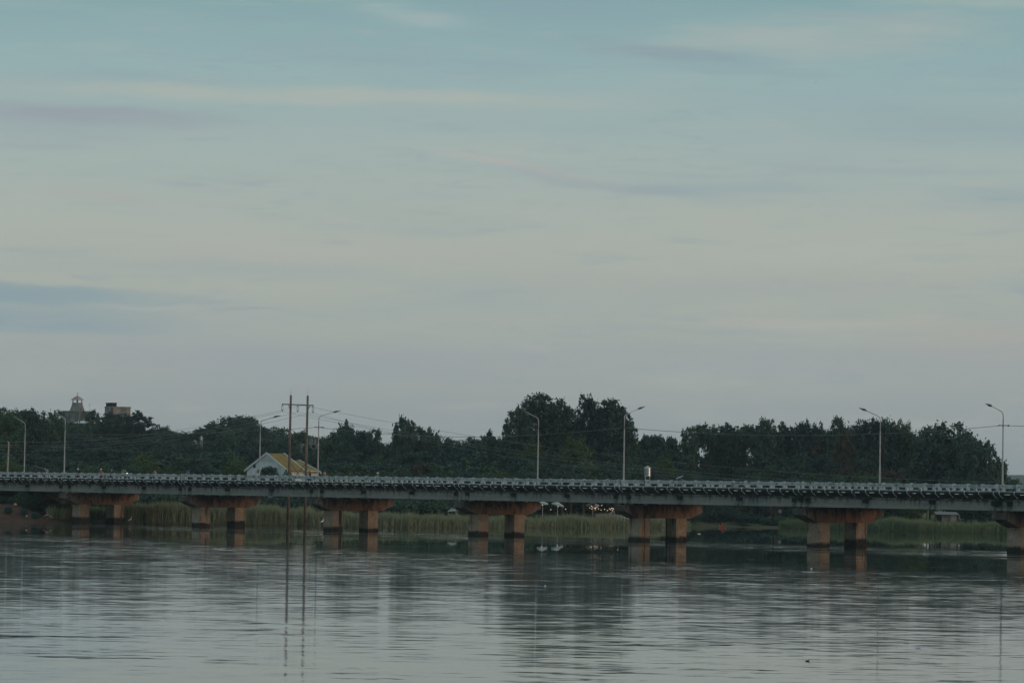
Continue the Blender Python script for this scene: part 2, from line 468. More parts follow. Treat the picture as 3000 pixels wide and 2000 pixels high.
def water_mat():
    m = bpy.data.materials.new('river_water'); m.use_nodes = True
    t = NT(m.node_tree); b = t.n['Principled BSDF']
    p = t.new('ShaderNodeNewGeometry').outputs['Position']
    x, y, z = t.sep(p)

    def slope(scale, sx, sy, seed, detail, rough):
        c = t.noise(t.mapping(p, (sx, sy, 1), (seed, seed * 1.7, 0)), scale, detail, rough, out=1)
        s = t.sep(c)
        return t.m('SUBTRACT', s[0], 0.5), t.m('SUBTRACT', s[1], 0.5)
    a0, b0 = slope(3.2, 0.30, 1.0, 9.0, 1.0, 0.5)           # cat's-paw ripples, a hand long
    a1, b1 = slope(1.15, 0.27, 1.0, 3.0, 2.0, 0.5)         # ripples of about a metre
    a2, b2 = slope(0.36, 0.22, 1.0, 17.0, 2.0, 0.55)       # longer waves
    # distance out from the bridge, towards the photographer
    v = t.m('ADD', t.m('MULTIPLY', t.m('SUBTRACT', x, P0.x), DV.x), t.m('MULTIPLY', t.m('SUBTRACT', y, P0.y), DV.y))
    wob = t.noise(t.mapping(p, (0.055, 0.022, 1), (2.2, 5.1, 0)), 1.0, 5.0, 0.65)
    vw = t.m('ADD', v, t.m('MULTIPLY', t.m('SUBTRACT', wob, 0.5), 80.0))
    vw = t.m('SUBTRACT', vw, t.m('MULTIPLY', x, -0.14))
    near = t.rng(vw, -104.0, -72.0, 1.0, 0.0, True)          # ruffled open water this side
    gust = t.noise(t.mapping(p, (0.012, 0.020, 1), (8.2, 1.1, 0)), 1.0, 3.0, 0.55)
    near = t.m('MULTIPLY', near, t.rng(gust, 0.30, 0.60, 0.62, 1.0, True))
    # by the bridge the water lies glassy, with thin ruffled lanes and broken flecks
    lane = t.noise(t.mapping(p, (0.011, 0.050, 1), (7.7, 1.3, 0)), 1.0, 3.0, 0.6)
    strip = t.m('MULTIPLY', t.rng(t.m('ABSOLUTE', t.m('SUBTRACT', v, -8.0)), 12.0, 27.0, 1.0, 0.0, True), t.rng(lane, 0.36, 0.48, 0.0, 1.0, True))
    fleck = t.rng(t.noise(t.mapping(p, (0.10, 0.22, 1), (1.7, 9.3, 0)), 1.0, 3.0, 0.6), 0.565, 0.63, 0.0, 1.0, True)
    fleck = t.m('MULTIPLY', fleck, t.rng(vw, -120.0, -30.0, 1.0, 0.25))
    far_ = t.m('MAXIMUM', t.m('MAXIMUM', strip, t.m('MULTIPLY', fleck, t.rng(v, 30.0, 45.0, 1.0, 0.15))), 0.035)
    edge = t.rng(vw, -175.0, -90.0, 0.0, 1.0, True)          # the breeze is freshest along its edge
    near = t.m('MULTIPLY', near, t.m('ADD', 0.84, t.m('MULTIPLY', edge, 1.45)))
    far_ = t.m('MAXIMUM', t.m('MULTIPLY', t.m('MAXIMUM', strip, t.m('MULTIPLY', fleck, t.rng(v, 30.0, 45.0, 1.0, 0.15))), 3.6), 0.035)
    ruffle = t.m('MAXIMUM', near, far_)
    k0 = t.m('MULTIPLY', ruffle, 0.040)
    k1 = t.m('MULTIPLY', ruffle, 0.038)
    k2 = t.m('MULTIPLY', ruffle, 0.015)
    sy = t.m('ADD', t.m('ADD', t.m('MULTIPLY', b0, k0), t.m('MULTIPLY', b1, k1)), t.m('MULTIPLY', b2, k2))
    sx = t.m('MULTIPLY', t.m('ADD', t.m('ADD', t.m('MULTIPLY', a0, k0), t.m('MULTIPLY', a1, k1)), t.m('MULTIPLY', a2, k2)), 0.55)
    nn = t.new('ShaderNodeVectorMath', operation='NORMALIZE')
    t.l.new(t.comb(sx, sy, 1.0), nn.inputs[0])
    t.l.new(nn.outputs[0], b.inputs['Normal'])
    b.inputs['Base Color'].default_value = (0.034, 0.060, 0.054, 1)
    t.l.new(t.rng(ruffle, 0.04, 0.7, 0.012, 0.052), b.inputs['Roughness'])
    b.inputs['IOR'].default_value = 1.333
    b.inputs['Specular IOR Level'].default_value = 0.5
    return m


def ground_mat():
    m = bpy.data.materials.new('bank_ground'); m.use_nodes = True
    t = NT(m.node_tree); b = t.n['Principled BSDF']
    p = t.new('ShaderNodeNewGeometry').outputs['Position']
    n1 = t.noise(p, 0.05, 5.0, 0.6)
    n2 = t.noise(p, 0.8, 5.0, 0.65)
    g = t.mix(t.rng(n2, 0.3, 0.7), (0.060, 0.072, 0.040), (0.105, 0.112, 0.062))
    e = t.mix(t.rng(n2, 0.3, 0.7), (0.050, 0.026, 0.018), (0.105, 0.060, 0.043))
    x, y, z = t.sep(p)
    # bare red earth on the left bank by the bridge foot
    ln = t.rng(t.m('ADD', x, t.m('MULTIPLY', t.m('SUBTRACT', n1, 0.5), 10.0)), -73.0, -69.0, 1, 0, True)
    ln = t.m('MULTIPLY', ln, t.rng(y, 600.0, 630.0, 1, 0, True))
    c = t.mix(ln, g, e)
    t.l.new(c, b.inputs['Base Color'])
    b.inputs['Roughness'].default_value = 0.95
    b.inputs['Specular IOR Level'].default_value = 0.1
    return m


M_water = water_mat()
M_ground = ground_mat()
M_hill = mat('distant_forest', (0.035, 0.060, 0.045), 0.95, 0.4, 0.01)


# ------------------------------------------------------------------ mesh helpers
class MB:
    """collects shapes into ONE mesh"""
    def __init__(self):
        self.v = []; self.f = []; self.mi = []; self.k = 0

    def face(self, idx): self.f.append(idx); self.mi.append(self.k)

    def box(self, x0, x1, y0, y1, z0, z1):
        n = len(self.v)
        self.v += [(x0, y0, z0), (x1, y0, z0), (x1, y1, z0), (x0, y1, z0), (x0, y0, z1), (x1, y0, z1), (x1, y1, z1), (x0, y1, z1)]
        for q in ((0, 3, 2, 1), (4, 5, 6, 7), (0, 1, 5, 4), (1, 2, 6, 5), (2, 3, 7, 6), (3, 0, 4, 7)):
            self.face([n + i for i in q])
        return self

    def hexa(self, bot, top):
        n = len(self.v); self.v += list(bot) + list(top); c = len(bot)
        self.face([n + i for i in reversed(range(c))]); self.face([n + c + i for i in range(c)])
        for i in range(c):
            j = (i + 1) % c
            self.face([n + i, n + j, n + c + j, n + c + i])
        return self

    def prism_x(self, prof, x0, x1):
        """profile in (y, z), counter-clockwise seen from +x, swept along x"""
        return self.hexa([(x0, a, b) for a, b in prof], [(x1, a, b) for a, b in prof])

    def tube(self, pts, radii, seg=8, cap=True):
        pts = [Vector(p) for p in pts]
        if not isinstance(radii, (list, tuple)): radii = [radii] * len(pts)
        n0 = len(self.v)
        prev = None
        for i, p in enumerate(pts):
            d = (pts[min(i + 1, len(pts) - 1)] - pts[max(i - 1, 0)])
            d = d.normalized() if d.length > 1e-9 else Vector((0, 0, 1))
            if prev is None:
                a = Vector((0, 0, 1)) if abs(d.z) < 0.9 else Vector((1, 0, 0))
                x = d.cross(a).normalized()
            else:
                x = (prev - d * prev.dot(d)); x = x.normalized() if x.length > 1e-6 else d.orthogonal().normalized()
            prev = x
            y = d.cross(x)
            for s in range(seg):
                a = 2 * math.pi * s / seg
                self.v.append(tuple(p + (x * math.cos(a) + y * math.sin(a)) * radii[i]))
        for i in range(len(pts) - 1):
            for s in range(seg):
                t = (s + 1) % seg
                self.face([n0 + i * seg + s, n0 + i * seg + t, n0 + (i + 1) * seg + t, n0 + (i + 1) * seg + s])
        if cap:
            self.face([n0 + s for s in reversed(range(seg))])
            e = n0 + (len(pts) - 1) * seg
            self.face([e + s for s in range(seg)])
        return self

    def lathe(self, prof, seg=20, c=(0, 0, 0)):
        """profile of (radius, z) turned about the vertical through c"""
        n0 = len(self.v)
        for r, z in prof:
            for s in range(seg):
                a = 2 * math.pi * s / seg
                self.v.append((c[0] + r * math.cos(a), c[1] + r * math.sin(a), c[2] + z))
        for i in range(len(prof) - 1):
            for s in range(seg):
                t = (s + 1) % seg
                self.face([n0 + i * seg + s, n0 + i * seg + t, n0 + (i + 1) * seg + t, n0 + (i + 1) * seg + s])
        self.face([n0 + s for s in reversed(range(seg))])
        e = n0 + (len(prof) - 1) * seg
        self.face([e + s for s in range(seg)])
        return self

    def ball(self, c, r, seg=10, rings=6, sc=(1, 1, 1)):
        prof = []
        n0 = len(self.v)
        for i in range(rings + 1):
            t = math.pi * i / rings
            for s in range(seg):
                a = 2 * math.pi * s / seg
                rr = r * max(math.sin(t), 0.02)
                self.v.append((c[0] + rr * math.cos(a) * sc[0], c[1] + rr * math.sin(a) * sc[1], c[2] - r * math.cos(t) * sc[2]))
        for i in range(rings):
            for s in range(seg):
                t = (s + 1) % seg
                self.face([n0 + i * seg + s, n0 + i * seg + t, n0 + (i + 1) * seg + t, n0 + (i + 1) * seg + s])
        return self

    def torus(self, c, R, r, axis='y', seg=20, sub=8):
        pts = []
        for i in range(seg + 1):
            a = 2 * math.pi * i / seg
            if axis == 'y': pts.append((c[0] + R * math.cos(a), c[1], c[2] + R * math.sin(a)))
            else: pts.append((c[0] + R * math.cos(a), c[1] + R * math.sin(a), c[2]))
        return self.tube(pts, r, sub, cap=False)

    def xf(self, M, start=0):
        for i in range(start, len(self.v)):
            self.v[i] = tuple(M @ Vector(self.v[i]))
        return self

    def mesh(self, name, mats, smooth=False):
        me = bpy.data.meshes.new(name)
        me.from_pydata([tuple(q) for q in self.v], [], self.f)
        ms = mats if isinstance(mats, (list, tuple)) else [mats]
        for q in ms: me.materials.append(q)
        if len(ms) > 1: me.polygons.foreach_set('material_index', self.mi)
        if smooth: me.polygons.foreach_set('use_smooth', [True] * len(self.f))
        me.update()
        return me

    def build(self, name, mats, parent=None, loc=(0, 0, 0), smooth=False, rotz=0.0):
        return link(name, self.mesh(name, mats, smooth), parent, loc, rotz)


def link(name, me, parent=None, loc=(0, 0, 0), rotz=0.0):
    o = bpy.data.objects.new(name, me)
    COL.objects.link(o)
    o.parent = parent
    o.location = loc
    o.rotation_euler = (0, 0, rotz)
    return o


def thing(name, label, cat, loc=(0, 0, 0), rotz=0.0, group=None):
    o = bpy.data.objects.new(name, None)
    COL.objects.link(o)
    o.location = loc; o.rotation_euler = (0, 0, rotz)
    o.empty_display_size = 0.2
    return tag(o, label, cat, group)


def tag(o, label, cat, group=None, kind=None):
    if label: o['label'] = label
    if cat: o['category'] = cat
    if group: o['group'] = group
    if kind: o['kind'] = kind
    return o


def struct(o):
    o['kind'] = 'structure'
    return o


CH = {}


def copy_thing(root, label=None):
    r = root.copy(); COL.objects.link(r)
    if label: r['label'] = label
    for c in root.children:
        k = c.copy(); COL.objects.link(k); k.parent = r
        for g in c.children:
            q = g.copy(); COL.objects.link(q); q.parent = k
    return r


def quads_mesh(name, V, mats, tone=None):
    """V: (N, 4, 3) array of loose quads -> mesh with a per-face 'tone'"""
    N = V.shape[0]
    me = bpy.data.meshes.new(name)
    me.vertices.add(N * 4); me.loops.add(N * 4); me.polygons.add(N)
    me.vertices.foreach_set('co', V.reshape(-1).astype(np.float32))
    me.loops.foreach_set('vertex_index', np.arange(N * 4, dtype=np.int32))
    me.polygons.foreach_set('loop_start', np.arange(0, N * 4, 4, dtype=np.int32))
    me.polygons.foreach_set('loop_total', np.full(N, 4, dtype=np.int32))
    if tone is not None:
        a = me.attributes.new('tone', 'FLOAT', 'FACE')
        a.data.foreach_set('value', tone.astype(np.float32))
    me.materials.append(mats)
    me.update()
    return me


# ------------------------------------------------------------------ terrain and water
SHX = np.array([-900, -300, 0, 100, 160, 250, 450, 750, 1200, 1750, 2000, 2110, 2400, 2700, 3100, 4000], float)
SHY = np.array([560, 548, 556, 558, 564, 577, 576, 584, 592, 628, 676, 695, 690, 652, 650, 660], float)
CRX = np.array([-900, -200, 0, 200, 330, 400, 500, 600, 700, 800, 900, 1000, 1150, 1300, 1450, 4000], float)
CRZ = np.array([14, 14, 14, 17, 17, 14, 9, 9.5, 11.5, 9, 8, 7, 4.5, 3.0, 2.0, 1.8], float)


def sstep(a, b, t):
    t = np.clip((t - a) / (b - a), 0, 1)
    return t * t * (3 - 2 * t)


def ground(x, y):
    x = np.asarray(x, float); y = np.asarray(y, float)
    px = 1500 + F_PX * x / np.maximum(y, 60)
    s = y - np.interp(px, SHX, SHY)
    z = np.where(s < 0, np.maximum(-2.0, s * 0.18 - 0.02), np.interp(s, [0, 6, 30, 60], [-0.02, 0.5, 1.4, 1.8]))
    bank = np.interp(s, [0, 2, 14, 40], [0, 0.8, 2.6, 3.2])
    z = np.where(s > 0, z + (np.maximum(z, bank) - z) * np.clip((150 - px) / 80, 0, 1), z)
    crest = np.interp(px, CRX, CRZ)
    z = z + np.where(s > 0, (crest - 1.8) * sstep(690, 1010, y), 0)
    # road embankment behind the left abutment
    dx = x - P0.x; dy = y - P0.y
    u = dx * DU.x + dy * DU.y; v = dx * DV.x + dy * DV.y
    out = np.maximum(np.maximum(-1.5 - v, v - 15.0), 0)
    fr = np.maximum(u + 31.0, 0)
    emb = 6.75 - out * 0.62 - fr * 0.30
    z = np.maximum(z, np.where((u < 0) & (y > 400), emb, -9))
    # the near bank the photographer stands on
    z = np.maximum(z, np.interp(y, [4, 14, 40, 70], [4.75, 4.6, -0.6, -2.0]))
    return z


def gz(x, y): return float(ground(np.array([x]), np.array([y]))[0])


def axis_pts(parts):
    out = []
    for a, b, st in parts: out += list(np.arange(a, b, st))
    out.append(parts[-1][1])
    return np.array(out)


gx = axis_pts([(-2400, -400, 250), (-400, -140, 20), (-140, 180, 3), (180, 400, 20), (400, 2400, 250)])
gy = axis_pts([(-150, 0, 30), (0, 80, 4), (80, 520, 55), (520, 740, 3), (740, 1150, 10), (1150, 2000, 85), (2000, 6800, 400)])
GX, GY = np.meshgrid(gx, gy)
rng = np.random.default_rng(5)
GZ = ground(GX, GY) + rng.normal(0, 0.16, GX.shape) * (GY > 500)
nx, ny = len(gx), len(gy)
idx = np.arange(nx * ny).reshape(ny, nx)
gme = bpy.data.meshes.new('ground')
gme.from_pydata(np.stack([GX, GY, GZ], -1).reshape(-1, 3).tolist(), [],
                np.stack([idx[:-1, :-1], idx[:-1, 1:], idx[1:, 1:], idx[1:, :-1]], -1).reshape(-1, 4).tolist())
gme.materials.append(M_ground)
gme.polygons.foreach_set('use_smooth', [True] * len(gme.polygons))
struct(link('ground', gme))
struct(MB().hexa([(-2300, 8, -0.6), (2300, 8, -0.6), (2300, 1000, -0.6), (-2300, 1000, -0.6)],
                 [(-2300, 8, 0), (2300, 8, 0), (2300, 1000, 0), (-2300, 1000, 0)]).build('river_water', M_water))

# far blue ridge, low on the horizon to the right
hm = MB()
hx = np.linspace(300, 1500, 90)
prof = []
for i, q in enumerate(hx):
    pxq = 1500 + F_PX * q / 5200
    h = 41 * float(sstep(2550, 2900, pxq)) * (1 + 0.05 * math.sin(q * 0.013) + 0.03 * math.sin(q * 0.05)) + rng.normal(0, 0.35)
    prof.append((q, h))
n0 = 0
for q, h in prof:
    hm.v += [(q, 5000, 0), (q, 5090, h * 0.62), (q, 5200, h), (q, 5500, h * 0.55), (q, 5900, 0)]
for i in range(len(prof) - 1):
    for j in range(4):
        hm.face([i * 5 + j, i * 5 + 5 + j, i * 5 + 6 + j, i * 5 + 1 + j])
struct(hm.build('hill', M_hill, smooth=True))

# ------------------------------------------------------------------ bridge
L = 33.0
BR = thing('road_bridge', 'long grey concrete beam bridge on paired rust-stained piers across the river', 'bridge',
           P0, -(math.pi / 2 - TH))
NS = list(range(-1, 8))                              # spans; joint n stands at u = 33 n


def bpt(u, v, z): return P0 + DU * u + DV * v + Vector((0, 0, z))


def u_at(px, v, z=7.0):
    a, b = -120.0, 300.0
    for _ in range(50):
        c = (a + b) / 2
        if proj(bpt(c, v, z))[0] < px: a = c
        else: b = c
    return (a + b) / 2


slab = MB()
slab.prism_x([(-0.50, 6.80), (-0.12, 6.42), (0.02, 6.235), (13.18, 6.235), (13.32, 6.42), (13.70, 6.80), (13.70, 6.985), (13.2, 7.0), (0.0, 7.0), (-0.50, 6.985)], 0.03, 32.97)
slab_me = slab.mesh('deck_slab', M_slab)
rd = MB().box(0.0, 33.0, 1.6, 11.6, 7.004, 7.05)
road_me = rd.mesh('road_surface', M_asphalt)
gp = [(-0.09, 6.225), (-0.09, 6.05), (0.02, 5.99), (0.02, 5.20), (-0.03, 5.12), (-0.03, 4.935), (0.58, 4.935), (0.58, 5.12), (0.53, 5.20), (0.53, 5.99), (0.64, 6.05), (0.64, 6.225)]
gd = MB().prism_x(gp, 0.07, 32.93)
girder_me = gd.mesh('girder', M_girder)
GV = [0.0, 2.53, 5.06, 7.59, 10.12, 12.65]
dia = MB()
dia.box(-0.46, 0.46, -0.16, 0.06, 5.56, 6.0)
dia_mid = dia.mesh('diaphragm', M_near_black)
dia_end = MB().box(-0.33, 0.33, -0.15, 0.06, 5.52, 5.98).mesh('diaphragm', M_near_black)
railm = MB()
railm.box(0.06, 32.94, -0.42, -0.16, 6.99, 7.235)
railm.box(0.06, 32.94, -0.415, -0.195, 7.575, 7.70)
railm.box(0.06, 32.94, -0.30, -0.22, 7.70, 7.79)
railm.box(0.06, 32.94, -0.42, -0.18, 7.79, 7.965)
rail_me = railm.mesh('railing', M_rail)
farm = MB()
farm.box(0.06, 32.94, 13.36, 13.64, 6.99, 7.255)
farm.box(0.06, 32.94, 13.395, 13.605, 7.575, 7.725)
farm.box(0.06, 32.94, 13.45, 13.55, 7.725, 7.775)
farm.box(0.06, 32.94, 13.38, 13.62, 7.775, 7.965)
far_me = farm.mesh('railing', M_rail)


def post_shape(b, u, v):
    b.box(u - 0.17, u + 0.17, v - 0.155, v + 0.155, 6.992, 7.985)
    b.hexa([(u - 0.17, v - 0.155, 7.985), (u + 0.17, v - 0.155, 7.985), (u + 0.17, v + 0.155, 7.985), (u - 0.17, v + 0.155, 7.985)],
           [(u - 0.11, v - 0.10, 8.03), (u + 0.11, v - 0.10, 8.03), (u + 0.11, v + 0.10, 8.03), (u - 0.11, v + 0.10, 8.03)])


post_me = (lambda b: (post_shape(b, 0, -0.30), b)[1])(MB()).mesh('railing_post', M_rail)
PU = [0.46 + 2.292 * k for k in range(15)]


def bracket_shape(b, u, flip=1):
    arc = []
    for i in range(9):
        a = math.radians(-90 + 190 * i / 8)
        arc.append((u, -0.86 - 0.175 * math.cos(a), 7.0 + 0.175 * math.sin(a)))
    b.tube(arc, 0.045, 5)
    b.box(u - 0.035, u + 0.035, -1.05, -0.52, 6.80, 6.845)
    b.hexa([(u - 0.04, -0.42, 6.36), (u + 0.04, -0.42, 6.36), (u + 0.04, -0.30, 6.40), (u - 0.04, -0.30, 6.40)],
           [(u - 0.04, -1.06, 6.80), (u + 0.04, -1.06, 6.80), (u + 0.04, -0.96, 6.80), (u - 0.04, -0.96, 6.80)])


bk_me = (lambda b: (bracket_shape(b, 0), b)[1])(MB()).mesh('pipe_bracket', M_bracket)
rest_posts, rest_br = MB(), MB()
n_post = 0
for n in NS:
    u0 = L * n
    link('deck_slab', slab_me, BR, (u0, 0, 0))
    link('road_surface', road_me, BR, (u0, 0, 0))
    for k, v in enumerate(GV):
        g = link('girder', girder_me, BR, (u0, v, 0))
        if k == 0:
            for uu in (11.0, 22.0): link('diaphragm', dia_mid, g, (uu, 0, 0))
            for uu in (1.25, 31.75): link('diaphragm', dia_end, g, (uu, 0, 0))
    r = link('railing', rail_me, BR, (u0, 0, 0))
    link('railing', far_me, BR, (u0, 0, 0))
    for k, u in enumerate(PU):
        post_shape(rest_posts, u0 + u, 13.50)
        if 0 <= n <= 5 or (n == 6 and k < 9):
            link('railing_post', post_me, r, (u, 0, 0))
            bk = link('pipe_bracket', bk_me, BR, (u0 + u, 0, 0))
        else:
            post_shape(rest_posts, u0 + u, -0.30)
            bracket_shape(rest_br, u0 + u)
tag(rest_posts.build('railing_post', M_rail, BR), None, None, kind='stuff')
tag(rest_br.build('pipe_bracket', M_bracket, BR), None, None, kind='stuff')
MB().tube([(-33 + 3 * i, -0.86, 7.0 + 0.012 * math.sin(i * 1.9)) for i in range(100)], 0.135, 12).build('water_pipe', M_pipe, BR, smooth=True)
cd = MB()
cd.tube([(-33 + 3 * i, -0.935, 6.81) for i in range(100)], 0.03, 6)
cd.k = 1
for n in NS:
    for k in range(14):
        if random.random() < 0.93:
            ln_ = random.uniform(0.45, 1.35) if n < 3 else random.uniform(0.35, 0.85)
            c_ = L * n + PU[k] + random.uniform(0.75, 1.25)
            cd.box(c_ - ln_ / 2, c_ + ln_ / 2, -0.99, -0.88, 6.765, 6.855)
cd.build('dash_tube', [M_pipe, M_bright_dash], BR)  # invented tube and pale bars, standing in for bright slivers under the pipe
cap = MB()
prof = [(-0.50, 3.93), (1.75, 3.02), (11.25, 3.02), (13.50, 3.93), (13.50, 4.62), (13.38, 4.74), (-0.38, 4.74), (-0.50, 4.62)]
cap.prism_x(prof, -1.06, 1.06)
for v in GV:
    for s in (-0.55, 0.55): cap.box(s - 0.28, s + 0.28, v + 0.02, v + 0.52, 4.742, 4.932)
cap_me = cap.mesh('pier_cap', M_cap)
colm = MB()
colm.box(-1.045, 1.045, -0.925, 0.925, 0.55, 3.018)
colm.hexa([(-1.075, -0.955, -2.2), (1.075, -0.955, -2.2), (1.075, 0.955, -2.2), (-1.075, 0.955, -2.2)],
          [(-1.065, -0.945, 0.548), (1.065, -0.945, 0.548), (1.065, 0.945, 0.548), (-1.065, 0.945, 0.548)])
col_me = colm.mesh('column', M_column)
for n in range(0, 9):
    c = link('pier_cap', cap_me, BR, (L * n, 0, 0))
    link('column', col_me, c, (0, 3.04, 0))
    link('column', col_me, c, (0, 9.58, 0))
ab = MB()
ab.box(-1.6, 0.9, -0.5, 13.7, 1.0, 4.90)
ab.box(-1.6, -0.3, -0.5, 13.7, 4.90, 6.78)
ab.build('abutment', M_cap, BR, (-L, 0, 0))

# ------------------------------------------------------------------ street lamps on the bridge
def lamp(joint_px, far, bend_y, arm_dir_px, head_px, head_y, label):
    v = 13.15 if far else -0.02
    u = u_at(joint_px, v, 8.0)
    base = bpt(u, v, 7.0)
    Y = base.y
    top = at(proj(base)[0], bend_y, Y)
    h = top.z - base.z
    head = at(head_px, head_y, Y)
    dxh = head.x - base.x
    A = 3.0
    c_ = max(-0.97, min(0.97, dxh / A))
    ang = math.acos(c_)
    # the lamp arm swings towards the road where it can
    d = Vector((c_, math.sin(ang) * (1 if not far else -1), 0))
    rise = head.z - top.z
    t = thing('street_lamp', label, 'street lamp', base, 0.0, 'street lamps on the bridge')
    b = MB()
    b.tube([(0, 0, 0), (0, 0, h * 0.35), (0, 0, h * 0.8)], [0.12, 0.10, 0.075], 10)
    b.box(-0.22, 0.22, -0.22, 0.22, -0.01, 0.05)
    b.build('pole', M_steel, t, smooth=False)
    s = rise / A
    pts = [Vector((0, 0, h * 0.8)), Vector((0, 0, h - 0.55)), d * 0.10 + Vector((0, 0, h - 0.2)), d * 0.42 + Vector((0, 0, h)), d * (A - 0.75) + Vector((0, 0, h + rise * (A - 0.75) / A))]
    MB().tube(pts, [0.075, 0.062, 0.056, 0.052, 0.042], 8).build('arm', M_steel, t, smooth=True)
    # cobra-head luminaire: deep at the arm, thin at the tip
    hb = MB()
    secs = [(-0.05, 0.05, 0.06), (0.08, 0.13, 0.11), (0.45, 0.17, 0.13), (0.62, 0.14, 0.07), (1.05, 0.10, 0.035), (1.12, 0.04, 0.015)]
    side = Vector((-d.y, d.x, 0)); upv = Vector((0, 0, 1)); dd = (d + Vector((0, 0, s))).normalized()
    o0 = d * (A - 0.80) + Vector((0, 0, h + rise * (A - 0.80) / A))
    nn_ = len(hb.v)
    for (q, w, k) in secs:
        cpt = o0 + dd * q
        for a, bz in ((-w, -k), (w, -k), (w * 0.8, k), (-w * 0.8, k)):
            hb.v.append(tuple(cpt + side * a + upv * bz))
    for i in range(len(secs) - 1):
        for j in range(4):
            hb.face([nn_ + i * 4 + j, nn_ + i * 4 + (j + 1) % 4, nn_ + i * 4 + 4 + (j + 1) % 4, nn_ + i * 4 + 4 + j])
    hb.face([nn_ + 3, nn_ + 2, nn_ + 1, nn_]); e_ = nn_ + (len(secs) - 1) * 4
    hb.face([e_, e_ + 1, e_ + 2, e_ + 3])
    hb.build('luminaire', M_lamp, t)
    return t, base


L1, b1 = lamp(71, True, 1236, 0, 34, 1214, 'street lamp at the far left of the bridge, nearest the picture edge')
L2, b2 = lamp(188, False, 1224, 0, 162, 1213, 'street lamp in front of the stone tower, its dark head against trees')
L3, b3 = lamp(760, True, 1231, 0, 818, 1218, 'street lamp rising before the yellow-roofed house gable')
L4, b4 = lamp(931, False, 1217, 0, 992, 1203, 'street lamp just beside the H-frame power poles, with a cable clamp')
L5, b5 = lamp(1575, True, 1222, 0, 1528, 1202, 'street lamp before the tallest tree clump, its arm reaching left')
L6, b6 = lamp(1827, False, 1212, 0, 1886, 1191, 'street lamp at the right edge of the tallest trees, arm up right')
L7, b7 = lamp(2577, True, 1218, 0, 2519, 1197, 'street lamp standing against the long dark tree row on the right')
L8, b8 = lamp(2937, False, 1204, 0, 2901, 1182, 'rightmost street lamp, past the last round tree, with a cable clamp')
for t_, b_, pxk in ((L4, b4, 1251), (L8, b8, 1246), (L6, b6, 1252)):
    zc = at(proj(b_)[0], pxk, b_.y).z - b_.z
    k_ = MB(); k_.box(-0.5, 0.6, -0.05, 0.05, zc - 0.05, zc + 0.05); k_.ball((0.62, 0, zc), 0.12, 8, 5); k_.ball((-0.5, 0, zc), 0.09, 8, 5)
    k_.build('cable_clamp', M_insul, t_)


# ------------------------------------------------------------------ power line
def wire(pts, r, label, m, group, name='power_line'):
    o = MB().tube(pts, r, 5).build(name, m)
    return tag(o, label, 'cable', group)


def sag(a, b, s, n=24):
    a = Vector(a); b = Vector(b)
    return [a.lerp(b, i / n) - Vector((0, 0, 4 * s * (i / n) * (1 - i / n))) for i in range(n + 1)]


YH = 556.0
pb1 = at(843, 1543, YH); pb1.z = 0; pb2 = at(893, 1544, YH + 0.5); pb2.z = 0
pt1 = at(851.5, 1157, YH); pt2 = at(896, 1158.5, YH)
HF = thing('power_pole_frame', 'rusty brown H-frame of two tall power poles behind the bridge', 'power pole', (pb1.x, YH, 0))
ox = Vector((pb1.x, YH, 0))
for (pb, pt_) in ((pb1, pt1), (pb2, pt2)):
    a = Vector((pt_.x, YH, -1.5)) - ox; a.x = (pb.x - ox.x)
    bpt_ = pt_ - ox
    bpt_.x = a.x + 0.10
    MB().tube([a, a.lerp(bpt_, 0.5), bpt_], [0.225, 0.20, 0.165], 12).build('pole', M_pole_rust, HF, smooth=True)
    MB().tube([bpt_, bpt_ + Vector((0.0, 0, 1.1))], 0.02, 5).build('lightning_rod', M_insul, HF)
ca = at(828, 1184, YH) - ox; cb = at(917, 1186.5, YH) - ox
ca.y = -1.2; cb.y = 1.2
MB().tube([ca, ca.lerp(cb, 0.5), cb], 0.085, 8).build('crossarm', M_pole_rust, HF)
for i, (px_, y0_, y1_) in enumerate(((829, 1184.5, 1205), (872.5, 1186, 1206.5), (916, 1187.5, 1208.5))):
    t_ = (px_ - 828) / 89.0
    tp = ca.lerp(cb, min(max(t_, 0.01), 0.99)); zb = (at(px_, y1_, YH) - ox).z
    b = MB()
    b.tube([tp, Vector((tp.x, tp.y, tp.z - 0.12))], 0.03, 5)
    for sx_ in (-0.11, 0.11):
        b.tube([Vector((tp.x, tp.y, tp.z - 0.10)), Vector((tp.x + sx_, tp.y, tp.z - 0.22)), Vector((tp.x + sx_, tp.y, zb + 0.2)), Vector((tp.x, tp.y, zb + 0.08))], 0.035, 6)
    b.tube([Vector((tp.x, tp.y, tp.z - 0.22)), Vector((tp.x, tp.y, tp.z - 0.10))], [0.10, 0.04], 8)
    b.tube([Vector((tp.x, tp.y, zb)), Vector((tp.x, tp.y, zb + 0.22))], [0.06, 0.10], 8)
    b.build('insulator_string', M_insul, HF)


def pole_at(i, py):
    pb, pt_ = ((pb1, pt1), (pb2, pt2))[i]
    return Vector((pb.x - ox.x + 0.1, 0, at(870, py, YH).z))


